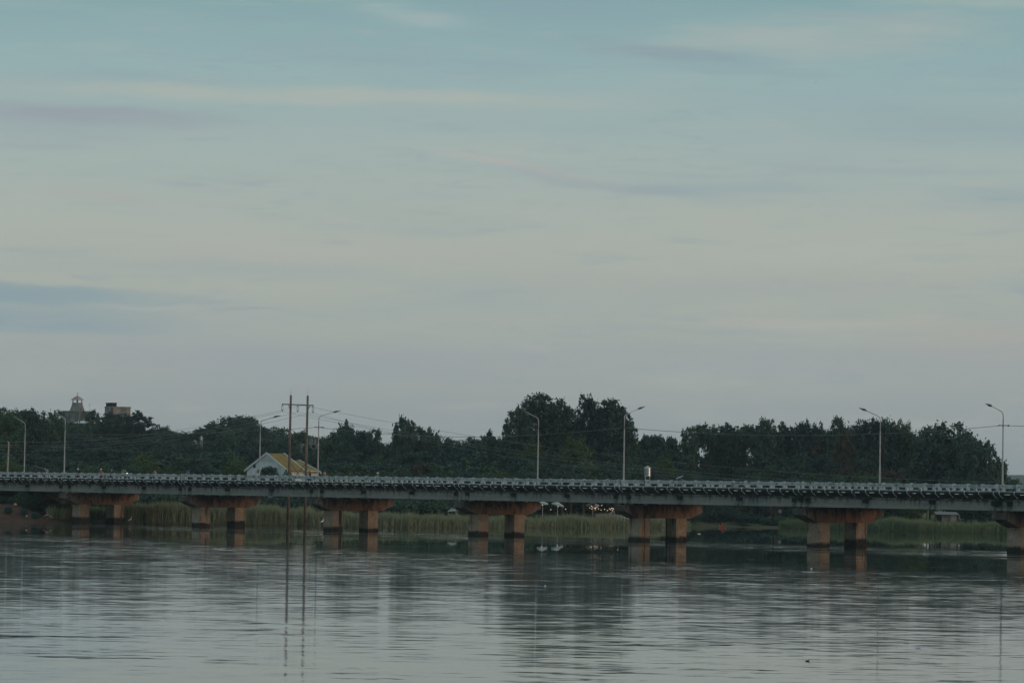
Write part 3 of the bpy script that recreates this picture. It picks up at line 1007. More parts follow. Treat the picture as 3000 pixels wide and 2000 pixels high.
br_ = MB()
for i, sx_, y0_, y1_ in ((0, -0.38, 1183, 1207), (0, -0.19, 1184, 1194), (1, 0.40, 1186, 1202)):
    a = pole_at(i, y1_); c_ = pole_at(i, y0_); br_.tube([a, Vector((c_.x + sx_, c_.y, c_.z))], 0.05, 6)
br_.build('arm_brace', M_pole_rust, HF)
xb = MB()
xb.tube([pole_at(0, 1256), pole_at(0, 1256).lerp(pole_at(1, 1290), 0.45)], 0.045, 6)
xb.tube([pole_at(1, 1252), pole_at(1, 1252).lerp(pole_at(0, 1290), 0.5)], 0.045, 6)
xb.tube([pole_at(0, 1338), pole_at(1, 1270)], 0.05, 6)
xb.tube([pole_at(1, 1345), pole_at(0, 1270)], 0.05, 6)
xb.tube([pole_at(0, 1352), pole_at(1, 1420)], 0.055, 6)
xb.tube([pole_at(1, 1352), pole_at(0, 1420)], 0.055, 6)
xb.build('cross_brace', M_pole_rust, HF)
GL = 'conductors of the high power line'
zL = 640.0
ends_left = ((829, 1205, -40, 1299, 760), (872, 1207, -40, 1306, 768), (916, 1208.5, -40, 1316, 775), (887, 1187, -40, 1290, 765))
for i, (xa, ya, xe, ye, Ye) in enumerate(ends_left):
    a = at(xa, ya, YH + (-1.2, 0, 1.2, 0.3)[i]); e = at(xe, ye, Ye)
    wire(sag(a, e, 2.2), 0.020, ('lowest sagging left-hand power wire', 'second sagging left-hand power wire from the bottom', 'third sagging left-hand power wire', 'topmost left-hand power wire over the wooded hill')[i] + ', from the H-frame poles', M_wire_bare, GL)
ends_right = ((829, 1205, 3060, 1452, 470), (872, 1207, 3060, 1436, 476), (916, 1208.5, 2380, 1408, 486), (887, 1187, 3060, 1415, 500))
for i, (xa, ya, xe, ye, Ye) in enumerate(ends_right):
    a = at(xa, ya, YH + (-1.2, 0, 1.2, 0.3)[i]); e = at(xe, ye, Ye)
    wire(sag(a, e, 2.6, 40), 0.019, ('lowest right-hand power wire', 'middle right-hand power wire', 'short right-hand power wire', 'topmost right-hand power wire')[i] + ' crossing before the dark trees from the H-frame', M_wire_bare, GL)
ck = lambda b_, py: at(proj(b_)[0], py, b_.y)
GC = 'cables slung between the bridge lamps'
wire(sag(ck(b2, 1272), ck(b4, 1251), 0.4), 0.03, 'dark cable slung from the tower-side lamp to the lamp by the H-frame', M_wire, GC, 'lamp_cable')
wire(sag(ck(b4, 1251), ck(b6, 1252), 1.3), 0.03, 'dark cable slung across the middle, before the tallest trees', M_wire, GC, 'lamp_cable')
wire(sag(ck(b6, 1252), ck(b8, 1246), 1.1), 0.03, 'dark cable slung between the two rightmost near lamps', M_wire, GC, 'lamp_cable')
wire(sag(ck(b8, 1246), bpt(270, -0.02, 16.5), 0.9), 0.03, 'short cable leaving the picture right of the last lamp', M_wire, GC, 'lamp_cable')

# lone utility pole on the left bank
q = at(21, 1398, 612); g_ = gz(q.x, 612)
up = thing('utility_pole', 'slim weathered utility pole among trees at the left edge', 'power pole', (q.x, 612, g_))
hh = at(26, 1293, 612).z - g_
MB().tube([(0, 0, 0), (0.15, 0, hh)], [0.16, 0.11], 8).build('pole', M_timber, up)
MB().box(-0.7, 0.9, -0.06, 0.06, hh - 0.75, hh - 0.62).build('crossarm', M_pole_rust, up)
# thin mast by the tower
q = at(262, 1215, 1046); g_ = gz(q.x, 1046)
ma = thing('antenna_mast', 'thin pale antenna mast right beside the stone tower', 'mast', (q.x, 1046, g_))
hh = at(262, 1184, 1046).z - g_
MB().tube([(0, 0, 0), (0, 0, hh)], [0.10, 0.05], 6).build('mast', M_bracket, ma)
MB().box(-0.1, 0.3, -0.1, 0.1, hh - 0.15, hh + 0.12).build('aerial', M_bracket, ma)

# ------------------------------------------------------------------ vegetation
def unit(a): return a / np.maximum(np.linalg.norm(a, axis=-1, keepdims=True), 1e-9)


def leaves(r, C, size, up=0.35, out=None, droop=0.0, aspect=0.55):
    """loose leaf-sized quads round the points C"""
    N = len(C)
    n = r.normal(size=(N, 3)); n[:, 2] += up
    if out is not None: n = unit(n) + out * 0.6
    n = unit(n)
    t = r.normal(size=(N, 3)); t[:, 2] -= droop
    t = unit(t - n * (t * n).sum(-1, keepdims=True))
    b = np.cross(n, t)
    s = (size * r.uniform(0.65, 1.35, N))[:, None]
    a = t * s; c = b * s * aspect
    bend = n * s * 0.18
    return np.stack([C - a, C + c + bend, C + a, C - c + bend], 1)


def crown_quads(seed, lobes, nleaf, size, clump=0.34, shell=0.55, droop=0.0, nclump=16, up=0.35):
    r = np.random.default_rng(seed)
    lobes = np.array(lobes, float)
    area = lobes[:, 3] * lobes[:, 5] + lobes[:, 3] * lobes[:, 4]
    Q, T = [], []
    for lb, w in zip(lobes, area / area.sum()):
        c, rad = lb[:3], lb[3:]
        k = max(5, int(nclump))
        d = unit(r.normal(size=(k, 3)))
        rr = r.uniform(shell, 1.0, (k, 1)) ** 0.7
        cc = c + d * rad * rr
        tone = np.clip(r.normal(0.45, 0.22, k) + d[:, 2] * 0.12, 0, 1)  # upper clumps painted lighter, imitating light from above
        n = int(nleaf * w)
        which = r.integers(0, k, n)
        p = r.normal(size=(n, 3)) * 0.5
        cr = rad * clump * r.uniform(0.6, 1.35, (k, 1))[which]
        C = cc[which] + p * cr
        Q.append(leaves(r, C, size, up, unit((C - c) / rad), droop))
        T.append(np.clip(tone[which] + r.normal(0, 0.14, n), 0, 1))
    return np.concatenate(Q), np.concatenate(T)


def dome_lobes(r, n, W, z0, H, lobe=0.22, flat=0.95, low=-0.55):
    """lobes over an uneven rounded crown, W wide, from z0 up to H"""
    zc, hz, hw = (z0 + H) / 2, (H - z0) / 2, W / 2
    out = [(0, 0, zc, hw * 0.62, hw * 0.62, hz * 0.62)]
    for i in range(n):
        a = 2.399963 * i + r.uniform(-0.35, 0.35)
        q = low + (1 - low) * (i + 0.5) / n
        R = math.sqrt(max(0.0, 1 - abs(q) ** 2.6))
        s = lobe * r.uniform(0.7, 1.3)
        k = r.uniform(0.86, 1.0)
        sz = min(s * W * flat, hz * 0.6)
        out.append((max(0, hw - s * W * 0.8) * R * k * math.cos(a), max(0, hw - s * W * 0.8) * R * k * math.sin(a), zc + (hz - sz * 0.85) * q * k, s * W, s * W, sz))
    return out


PROTO = {}


def make_proto(name, W, H, z0, lobes, nleaf, size, m, trunk_r=0.22, limbs=6, bark=None, **kw):
    r = np.random.default_rng(hash_name(name))
    Q, T = crown_quads(hash_name(name) + 1, lobes, nleaf, size, **kw)
    # seat the crown: highest leaf at H, widest at W
    top = np.percentile(Q[:, :, 2], 99.8); Q[:, :, 2] *= H / top
    wid = np.percentile(np.abs(Q[:, :, :2]), 99.0) * 2; Q[:, :, :2] *= W / wid
    Q[:, :, 2] = np.maximum(Q[:, :, 2], 0.05)
    cme = quads_mesh('crown', Q, m, T)
    b = MB()
    lean = r.normal(0, 0.25, 2)
    zt = max(H * 0.62, z0)
    b.tube([(0, 0, -0.6), (lean[0] * 0.2, lean[1] * 0.2, zt * 0.3), (lean[0] * 0.6, lean[1] * 0.6, zt * 0.65), (lean[0], lean[1], zt)],
           [trunk_r * 1.25, trunk_r, trunk_r * 0.75, trunk_r * 0.4], 7)
    lb = np.array(lobes)
    for i in range(min(limbs, len(lb) - 1)):
        e = lb[1 + (i * 3) % (len(lb) - 1)][:3]
        z_ = zt * r.uniform(0.30, 0.7)
        s_ = np.array([lean[0] * z_ / zt, lean[1] * z_ / zt, z_])
        mid = s_ * 0.45 + e * 0.55 + np.array([0, 0, -0.06 * H])
        b.tube([s_, mid, e], [trunk_r * 0.5, trunk_r * 0.32, trunk_r * 0.12], 5)
    tme = b.mesh('trunk', bark or M_bark)
    PROTO[name] = (cme, tme, W, H)


def hash_name(s): return sum((i + 3) * ord(c) for i, c in enumerate(s)) % 100003


for i in range(4):
    r = np.random.default_rng(100 + i)
    make_proto('round%d' % i, 11, 17, 3.0, dome_lobes(r, 20 + 2 * i, 11, 3.2, 17, 0.19, 1.0), 9500, 0.30, M_leaf if i % 2 else M_leaf_dark, 0.25, 8)
for i in range(3):
    r = np.random.default_rng(200 + i)
    lob = [(0, 0, 13.5, 1.6, 1.6, 3.4)]
    for k in range(15):
        q = (k + 0.5) / 15
        z_ = 6.5 + 14.0 * q
        w_ = 3.3 * math.sqrt(max(0.05, 1 - abs((q - 0.42) / 0.66) ** 2.2))
        a = 2.4 * k + r.uniform(-0.5, 0.5)
        s_ = r.uniform(0.75, 1.25)
        lob.append((w_ * math.cos(a) * 0.9, w_ * math.sin(a) * 0.9, z_, 1.75 * s_, 1.75 * s_, 1.55 * s_))
    make_proto('tall%d' % i, 10, 22, 6, lob, 9000, 0.30, M_leaf_dark if i != 1 else M_leaf, 0.26, 10, M_bark_pale, droop=0.25, clump=0.38, shell=0.5)
r = np.random.default_rng(150)
make_proto('fresh0', 11, 15, 1.5, dome_lobes(r, 26, 11, 1.2, 15, 0.19, 1.0, -0.8), 10000, 0.30, M_leaf_fresh, 0.2, 8)
for i in range(3):
    r = np.random.default_rng(250 + i)
    make_proto('lofty%d' % i, 10, 25, 7, dome_lobes(r, 34, 10, 7.5, 25, 0.17, 1.0, -0.8), 11500, 0.30, (M_leaf_dark, M_leaf, M_leaf_dark)[i], 0.28, 12, M_bark_pale)
for i in range(2):
    r = np.random.default_rng(270 + i)
    make_proto('high%d' % i, 9, 20, 12, dome_lobes(r, 18, 9, 12.2, 20, 0.19, 0.9), 5200, 0.30, M_leaf, 0.2, 9, M_bark)
for i in range(2):
    r = np.random.default_rng(300 + i)
    lob = []
    for k in range(9):
        a = 2.4 * k; R_ = 4.3 * math.sqrt((k + 0.4) / 9)
        lob.append((R_ * math.cos(a), R_ * math.sin(a), 7.6 + r.uniform(-1.6, 0.6) - R_ * 0.12, 1.9, 1.9, 0.62))
    make_proto('umbrella%d' % i, 11.5, 9, 5, lob, 5200, 0.30, M_leaf_dark, 0.2, 8, clump=0.42)
r = np.random.default_rng(41)
make_proto('spread0', 15, 15, 2.0, dome_lobes(r, 36, 15, 1.6, 15, 0.15, 1.0, -0.8), 13500, 0.34, M_leaf_dark, 0.4, 12)
r = np.random.default_rng(42)
make_proto('spread1', 14, 16, 2.0, dome_lobes(r, 34, 14, 0.8, 16, 0.15, 1.0, -0.8), 13000, 0.34, M_leaf, 0.4, 12)
for i in range(2):
    r = np.random.default_rng(500 + i)
    lob = dome_lobes(r, 16, 8, 4.0, 15, 0.14, 1.0)
    make_proto('airy%d' % i, 8, 15, 4.0, lob[1:], 4200, 0.33, M_leaf, 0.16, 10, droop=0.8, clump=0.5, shell=0.3)
lob = [(0.5 * math.cos(k * 2.2), 0.5 * math.sin(k * 2.2), 1.0 + k * 0.86, 0.85 - 0.030 * k, 0.85 - 0.030 * k, 0.75) for k in range(15)]
make_proto('column0', 2.7, 14.5, 0.5, lob, 5200, 0.32, M_leaf, 0.14, 0, droop=2.2, clump=0.6, up=0.1)
for i, mm in enumerate((M_leaf, M_leaf_dark, M_leaf_fresh)):
    r = np.random.default_rng(600 + i)
    make_proto('bush%d' % i, 7, 4.2, 0.3, dome_lobes(r, 16, 7, -0.6, 4.2, 0.20, 0.8, -0.3), 4200, 0.27, mm, 0.08, 5)
r = np.random.default_rng(77)
make_proto('dry0', 8, 14, 1.0, dome_lobes(r, 16, 8, 0.4, 14, 0.18, 1.0), 4600, 0.33, M_leaf_dry, 0.2, 9, droop=2.5)

# young banana plants: long arching blades from a soft stem
r = np.random.default_rng(88)
Q = []
for k in range(11):
    a = k * 2.4; up0 = r.uniform(0.9, 2.2); ln_ = r.uniform(2.2, 3.2)
    d = np.array([math.cos(a), math.sin(a), 0]); s_ = np.array([-d[1], d[0], 0])
    pts = []
    for j in range(6):
        t_ = j / 5
        pts.append((np.array([0, 0, 1.7]) + d * ln_ * t_ * 0.62 + np.array([0, 0, up0 * t_ * 1.5 - 1.6 * t_ * t_]), 0.34 * math.sin(math.pi * min(1, 0.12 + t_ * 0.86))))
    for (p, w), (p2, w2) in zip(pts[:-1], pts[1:]):
        dr = np.array([0, 0, -0.12])
        Q.append([p, p2, p2 + s_ * w2 + dr, p + s_ * w + dr]); Q.append([p2, p, p - s_ * w + dr, p2 - s_ * w2 + dr])
ban = quads_mesh('crown', np.array(Q), leaf_mat('banana_leaf', (0.06, 0.105, 0.05), (0.10, 0.15, 0.07)), r.uniform(0, 1, len(Q)))
PROTO['banana'] = (ban, MB().tube([(0, 0, -0.3), (0, 0, 1.0), (0, 0, 1.9)], [0.16, 0.13, 0.07], 8).mesh('trunk', M_leaf_fresh), 4.0, 3.6)

TREE_N = [0]
TALLER = {'bush0': 'round1', 'bush1': 'round2', 'bush2': 'fresh0'}


def tree(proto, px, ptop, wpx, Y, label, group=None, name='tree', cat='tree', base=None, rot=None):
    p = at(px, ptop, Y)
    g_ = gz(p.x, Y) if base is None else base
    h = max(1.2, p.z - g_)
    if proto in TALLER and h > 6.5: proto = TALLER[proto]
    cme, tme, W, H = PROTO[proto]
    w = wpx / F_PX * Y
    t = thing(name, label, cat, (p.x, Y, g_), rot if rot is not None else random.uniform(0, 6.28), group)
    t.scale = (w / W, w / W, h / H)
    c = link('crown', cme, t); k = link('trunk', tme, t)
    TREE_N[0] += 1
    return t


G_HILL = 'trees crowding the wooded hillside'
G_ROW = 'trees in the dark row right of the tallest clump'
G_TALL = 'tall trees of the central clump'
# --- trees that make the skyline, left to right
SK = [
    ('round0', -60, 1190, 130, 800, 'broad tree cut by the left picture edge behind the first lamp'),
    ('round1', 12, 1198, 92, 790, 'dark round tree at the left edge above the slim utility pole'),
    ('round2', 82, 1199, 86, 800, 'round tree just right of the leftmost lamp head, with a sky notch after it'),
    ('round3', 158, 1203, 62, 830, 'dark tree directly behind the second lamp, left of the tower'),
    ('airy0', 273, 1201, 34, 930, 'loose light-leaved tree against the right side of the stone tower'),
    ('round0', 342, 1210, 92, 900, 'dark bushy tree in front of the square concrete block'),
    ('tall0', 412, 1204, 66, 900, 'tree right of the square concrete block, branches open to the sky'),
    ('round1', 468, 1246, 66, 940, 'lower rounded tree where the skyline drops past the concrete block'),
    ('airy1', 628, 1234, 60, 980, 'sparse light tree on the hill crest left of its dark summit clump'),
    ('round2', 700, 1219, 100, 985, 'dark clump on the very summit of the wooded hill'),
    ('round3', 736, 1221, 52, 975, 'small dark round tree at the right of the hill summit'),
    ('round1', 800, 1252, 90, 960, 'tree on the hill slope behind the third lamp'),
    ('airy0', 875, 1264, 70, 900, 'thin-leaved tree between the two H-frame poles'),
    ('airy1', 1015, 1234, 42, 790, 'slender tuft-topped tree right of the H-frame, above the banana plants'),
    ('round3', 985, 1260, 80, 780, 'dark tree right of the lamp beside the H-frame'),
    ('round0', 1045, 1262, 90, 790, 'dark tree on the skyline just right of the slender tufted tree'),
    ('tall1', 1094, 1258, 50, 800, 'spiky-topped tree in the dip before the ragged drooping tree'),
    ('airy0', 1182, 1221, 52, 770, 'ragged drooping tree standing tallest between the H-frame and the central clump'),
    ('tall2', 1218, 1236, 62, 775, 'drooping-leaved tree close right of the ragged tallest one'),
    ('airy1', 1258, 1256, 50, 780, 'open tree with hanging sprays stepping down the skyline'),
    ('round2', 1300, 1284, 84, 800, 'low dark tree in the skyline dip left of the columnar tree'),
    ('round1', 1368, 1284, 80, 790, 'round tree left of the slim columnar tree'),
    ('round0', 1418, 1277, 72, 800, 'round tree directly behind the slim columnar tree'),
    ('column0', 1438, 1264, 31, 735, 'slim dark columnar tree like a spire before the central clump'),
    ('column0', 1364, 1342, 30, 700, 'small columnar tree at rail height left of the taller spire'),
    ('round3', 1472, 1293, 70, 790, 'low dark tree in the notch between spire and central clump'),
    ('lofty1', 1520, 1200, 88, 715, 'lower left shoulder tree of the tall central clump'),
    ('lofty0', 1575, 1155, 104, 720, 'leftmost peak of the tall central clump, behind the lamp'),
    ('lofty2', 1632, 1169, 84, 735, 'second peak of the tall central clump'),
    ('lofty1', 1664, 1192, 66, 740, 'sloping right flank of the second peak in the central clump'),
    ('lofty2', 1722, 1157, 66, 720, 'narrow pointed peak in the middle of the central clump'),
    ('lofty0', 1794, 1171, 96, 715, 'rightmost dome of the central clump, sky specks in its top'),
    ('lofty1', 1840, 1234, 56, 720, 'lower right shoulder of the central clump beyond the lamp'),
    ('lofty1', 1755, 1196, 70, 735, 'tree filling the saddle between the narrow peak and the right dome'),
    ('umbrella0', 1902, 1275, 84, 760, 'flat-topped layered tree just right of the central clump'),
    ('umbrella1', 1950, 1276, 72, 765, 'second flat-topped tree, before the long dark row begins'),
    ('lofty1', 2020, 1253, 52, 735, 'open ragged tree at the left start of the long dark row'),
    ('high0', 2068, 1243, 78, 740, 'tree in the dark row above the small sky gap on the left'),
    ('lofty2', 2132, 1240, 66, 740, 'rounded tree in the dark row above the larger sky gap'),
    ('high1', 2186, 1245, 76, 745, 'narrow tree right above the larger sky gap in the row'),
    ('round0', 2250, 1228, 82, 735, 'full rounded tree standing highest in the left half of the row'),
    ('tall0', 2312, 1238, 66, 740, 'middle tree of the dark row, over the tan hut'),
    ('round2', 2356, 1234, 66, 735, 'bushy tree in the middle of the dark row'),
    ('round1', 2398, 1242, 60, 740, 'slightly lower tree just left of the brownish vine-hung tree'),
    ('round3', 2460, 1224, 84, 735, 'tallest rounded tree of the row, above brownish hanging vines'),
    ('round0', 2540, 1229, 92, 730, 'dark rounded tree at the back of the seventh lamp'),
    ('round2', 2592, 1229, 84, 728, 'dark rounded tree just right of the seventh lamp'),
    ('round1', 2640, 1234, 70, 730, 'last high tree of the row before the skyline notch'),
    ('round3', 2704, 1251, 76, 725, 'tree in the skyline notch beside the big last dome'),
    ('spread0', 2782, 1243, 178, 700, 'large dark domed tree ending the row, sky specks low in its crown'),
    ('spread1', 2868, 1292, 110, 690, 'lower right flank tree of the last dome, sloping to the water'),
    ('airy1', 2925, 1342, 46, 690, 'small ragged tree at the foot of the rightmost lamp'),
    ('bush0', 2960, 1400, 70, 690, 'low bush trailing off right of the rightmost lamp'),
]
for (pr, px_, pt_, w_, Y_, lab) in SK:
    tree(pr, px_, pt_, w_ * (1.30 if px_ < 1480 else 1.15), Y_, lab)

# --- the mass of trees below the skyline
skx = np.array([-150, 0, 60, 122, 165, 240, 330, 440, 500, 600, 650, 700, 760, 860, 960, 1010, 1090, 1140, 1180, 1250, 1330, 1400, 1470, 1500, 1570, 1680, 1720, 1800, 1860, 1900, 1970, 2020, 2250, 2460, 2640, 2700, 2780, 2860, 2920, 2990])
sky_ = np.array([1200, 1205, 1215, 1262, 1215, 1238, 1236, 1242, 1260, 1250, 1240, 1226, 1244, 1266, 1272, 1262, 1270, 1286, 1250, 1266, 1298, 1288, 1290, 1260, 1240, 1245, 1240, 1240, 1275, 1290, 1292, 1270, 1245, 1240, 1246, 1262, 1258, 1310, 1370, 1410])
rf = random.Random(11)


def rail_y(px): return 1381 + px * 0.0143


for row, (f0, Yl, Yr, step, wmul) in enumerate(((0.10, 980, 770, 40, 70), (0.30, 890, 745, 42, 74), (0.50, 800, 720, 44, 74), (0.70, 720, 695, 46, 72), (0.88, 665, 672, 48, 70))):
    px_ = -120 + row * 13
    while px_ < 2930:
        x_ = px_ + rf.uniform(-12, 12)
        S, B = float(np.interp(x_, skx, sky_)), rail_y(x_)
        pt_ = S + (B - S) * (f0 + rf.uniform(-0.07, 0.09))
        Y_ = np.interp(x_, [0, 900, 1400, 3000], [Yl, Yl * 0.9 + Yr * 0.1, Yr, Yr]) + rf.uniform(-18, 18)
        Y_ = max(Y_, float(np.interp(x_, SHX, SHY)) + 18 + (4 - row) * 9)
        hill = x_ < 960
        right = x_ > 2000
        skip = False
        if right and row < 3 and rf.random() < (0.55 if row < 2 else 0.35): skip = True
        for a, b_ in ((2060, 2088), (2168, 2200)):
            if a - (24, 24, 34, 30)[min(row, 3)] < x_ < b_ + (24, 24, 34, 30)[min(row, 3)] and row < 4: skip = True
        if 2755 < x_ < 2880 and row in (1, 2): skip = True
        if 705 < x_ < 900 and row >= 3: skip = True           # the house
        if 870 < x_ < 955 and row >= 1: skip = True           # the ruin
        if 1860 < x_ < 1930 and row == 4: skip = True
        if (2690 < x_ < 2830 or 2225 < x_ < 2310) and row == 4: Y_ += 30          # the tank
        if 150 < x_ < 300 and row == 0: skip = True
        if not skip:
            if row >= 4: pr = rf.choice(['bush0', 'bush1', 'bush2', 'round1'])
            elif right: pr = rf.choice(['round0', 'round2', 'round3', 'round0', 'dry0'] if x_ > 2380 else ['round0', 'round2', 'round3', 'tall0'])
            else: pr = rf.choice(['round0', 'round1', 'round2', 'round3', 'round2', 'tall1', 'airy1'])
            if hill: g_, lab = G_HILL, 'leafy tree among many on the wooded hillside left of the H-frame poles'
            elif x_ < 1480: g_, lab = 'trees filling the slope before the spire tree', 'leafy tree in the thicket between H-frame poles and the central clump'
            elif x_ < 1960: g_, lab = 'trees at the foot of the central clump', 'leafy tree at the foot of the tall central clump'
            else: g_, lab = 'trees filling the dark row on the right', 'leafy tree filling the long dark row on the right, below its tops'
            if pr.startswith('bush') or row >= 4:
                tree(pr, x_, pt_, rf.uniform(1.0, 1.5) * 70, Y_, lab.replace('leafy tree', 'leafy bush'), g_.replace('trees', 'bushes'), 'bush', 'bush')
            else:
                tree(pr, x_, pt_, rf.uniform(1.1, 1.6) * wmul, Y_, lab, g_)
        px_ += step * rf.uniform(0.8, 1.2)
for (px_, pt_, w_) in ((2066, 1376, 44), (2088, 1368, 40), (2166, 1372, 40), (2186, 1380, 44), (2204, 1366, 40)):
    tree('bush1', px_, pt_, w_, 725, 'dark undergrowth bush at the foot of a sky gap in the dark row', 'bushes below the sky gaps', 'bush', 'bush')
tree('airy0', 2074, 1322, 44, 752, 'thin leggy tree showing against the left sky gap in the dark row')
tree('airy1', 2180, 1318, 48, 756, 'thin leggy tree showing against the right sky gap in the dark row')
# brighter greens that catch the eye
tree('bush2', 500, 1362, 60, 655, 'fresh green bush behind the rail, left of the yellow-roofed house', None, 'bush', 'bush')
tree('bush2', 690, 1345, 70, 652, 'bright green bush beside the white gable', None, 'bush', 'bush')
tree('bush2', 1560, 1300, 90, 705, 'fresh green low tree inside the left foot of the central clump')
tree('bush2', 1690, 1278, 100, 700, 'brightest green tree under the middle peak of the central clump')
tree('bush2', 1710, 1360, 90, 680, 'broad green bush behind the rail below the middle peak', None, 'bush', 'bush')
tree('bush2', 1950, 1338, 66, 690, 'yellow-green bush right of the steel water tank', None, 'bush', 'bush')
tree('bush2', 420, 1330, 80, 690, 'olive green tree low on the hillside below the concrete block')
tree('bush2', 30, 1345, 80, 640, 'yellowish green bush behind the rail at the left edge', None, 'bush', 'bush')
for i, (px_, pt_) in enumerate(((1036, 1372), (1062, 1380), (1088, 1374), (1112, 1384), (1498, 1378), (1516, 1388))):
    tree('banana', px_, pt_, 30, 668, 'pale green banana plant with arching leaves behind the bridge rail', 'banana plants behind the rail', 'banana_plant', 'banana plant')
tree('dry0', 1235, 1352, 66, 690, 'brownish dry-leaved tree behind the rail left of the small columnar tree')
tree('dry0', 2475, 1262, 74, 712, 'brownish tree hung with vines in the right half of the dark row')

# --- dark growth under the bridge line, behind the reeds
for row, (ds, step) in enumerate(((26, 38), (44, 46))):
    px_ = -60.0
    while px_ < 3080:
        x_ = px_ + rf.uniform(-10, 10)
        ok = not (1560 < x_ < 1860 or 2225 < x_ < 2310 or 2690 < x_ < 2835 or 1306 < x_ < 1340 and row == 0) and not (x_ < 60)
        if ok:
            Y_ = float(np.interp(x_, SHX, SHY)) + ds + rf.uniform(-5, 5)
            pt_ = 1452 + 0.016 * x_ + rf.uniform(-26, 6) - row * 14
            tree(rf.choice(['bush0', 'bush1', 'bush1', 'bush2'] if x_ < 400 else ['bush0', 'bush1', 'bush1']), x_, pt_, rf.uniform(60, 92), Y_,
                 'dark bush in the shade below the bridge girders, behind the reeds', 'dark bushes along the far bank', 'bush', 'bush')
        px_ += step * rf.uniform(0.85, 1.2)
for i in range(14):
    x_ = 1556 + 23 * i
    tree(('bush1', 'bush0')[i % 2], x_, 1440 + rf.uniform(-14, 10), 64, 690 + rf.uniform(-6, 8), 'dark bush closing the shade behind the cafe parasols', 'dark bushes behind the cafe', 'bush', 'bush')
# scrub that comes down to the water between the reeds and the tan hut
for i, (px_, pt_, w_, ds) in enumerate(((2028, 1478, 60, 8), (2062, 1470, 66, 12), (2104, 1472, 66, 10), (2142, 1484, 60, 9), (2180, 1500, 56, 6), (2216, 1504, 56, 6), (2300, 1512, 60, 8), (2336, 1506, 56, 10), (2255, 1516, 60, 4))):
    tree(('bush0', 'bush1')[i % 2], px_, pt_, w_, float(np.interp(px_, SHX, SHY)) + ds, 'dull green scrub growing down to the water near the orange kayak', 'scrub at the water right of the reeds', 'bush', 'bush')
for i, (px_, pt_, w_, ds) in enumerate(((108, 1452, 56, 24), (150, 1462, 60, 20), (190, 1474, 60, 12), (232, 1484, 60, 12), (278, 1490, 60, 9), (330, 1498, 50, 8))):
    tree(('bush2', 'bush1')[i % 2], px_, pt_, w_, float(np.interp(px_, SHX, SHY)) + ds, 'green bank bush under the left end of the bridge', 'bank bushes under the left bridge end', 'bush', 'bush')
for i, (px_, pt_, w_, ds) in enumerate(((8, 1462, 54, 26), (46, 1466, 50, 24), (84, 1470, 46, 20), (24, 1500, 22, 6), (70, 1506, 20, 5), (104, 1508, 24, 4))):
    tree(('bush1', 'bush0')[i % 2], px_, pt_, w_, float(np.interp(px_, SHX, SHY)) + ds, 'dark scrub on the red earth of the left bank', 'scrub on the red earth bank', 'bush', 'bush')
tree('bush1', 2830, 1520, 60, 664, 'dark bush standing in the pale grass near the right edge', None, 'bush', 'bush')


# --- reeds and bank grass: nobody could count them
def blades(seed, n, pxa, pxb, sa, sb, topx, topz, jit, width, name, m, lean=0.22):
    r = np.random.default_rng(seed)
    px = r.uniform(pxa, pxb, n)
    s = sa + (sb - sa) * r.uniform(0, 1, n) ** 1.2
    Y = np.interp(px, SHX, SHY) + s
    X = (px - 1500) / F_PX * Y
    wob = np.interp(px + 9 * np.sin(px * 0.13), topx, topz)
    patch = 0.4 * np.sin(px * 0.045 + 1.0 + s * 0.2) + 0.3 * np.sin(px * 0.11 + s * 0.6) + 0.3 * np.sin(px * 0.31 - s)
    B = ground(X, Y)
    rag = np.interp(px, np.linspace(-200, 3300, 130), np.random.default_rng(seed + 50).normal(0, 0.7, 130)) + 0.7 * np.interp(px, np.linspace(-200, 3300, 90), np.random.default_rng(seed + 60).normal(0, 1, 90))
    top = wob + patch * jit * 0.5 + rag * jit * 0.75 + r.normal(0, jit, n) + (r.random(n) < 0.04) * r.uniform(0.2, 0.9, n)
    h = np.clip(top - B, 0.5, 5)
    a = r.uniform(0, 6.283, n)
    d = np.stack([np.cos(a), np.sin(a), np.zeros(n)], 1)
    # each stem: a thin blade, leaning, with a nodding upper half
    base = np.stack([X, Y, B - 0.1], 1)
    off = d * (h * np.abs(r.normal(0, lean, n)))[:, None]
    tip = base + off + np.stack([np.zeros(n), np.zeros(n), h], 1)
    mid = base + off * 0.32 + np.stack([np.zeros(n), np.zeros(n), h * 0.55], 1)
    b2 = r.uniform(0, 6.283, n)
    side = np.stack([np.cos(b2), np.sin(b2), np.zeros(n)], 1)
    w = (width * r.uniform(0.6, 1.4, n))[:, None]
    Q = np.stack([base, mid + side * w, tip, mid - side * w], 1)
    cl = np.sin(X * 0.9 + 2 * np.sin(Y * 0.5)) * np.sin(Y * 0.7 + X * 0.23)
    tone = np.clip(0.5 + 0.18 * cl + r.normal(0, 0.22, n), 0, 1)
    o = link(name, quads_mesh(name, Q, m, tone))
    return tag(o, None, None, kind='stuff')


tag(blades(1, 150000, 330, 2030, -1.0, 24, [330, 420, 600, 820, 1000, 1200, 1900, 2030], [1.8, 2.95, 3.05, 2.75, 2.05, 1.55, 1.4, 0.9], 0.30, 0.055, 'reeds', M_reed), 'tall olive reeds along the far bank, seen between the piers', 'reeds')
tag(blades(2, 60000, 2290, 3160, -0.5, 20, [2290, 2400, 2600, 2760, 2850, 2950, 3160], [0.9, 1.5, 2.0, 1.9, 1.3, 1.9, 1.9], 0.30, 0.055, 'bank_grass', M_grass), 'yellow-green grass on the far bank at the right', 'grass')
tag(blades(3, 4000, 150, 330, 6, 26, [-60, 100, 200, 330], [1.2, 1.6, 2.2, 2.6], 0.3, 0.07, 'bank_grass', M_grass), 'short grass on the left bank under the bridge', 'grass')

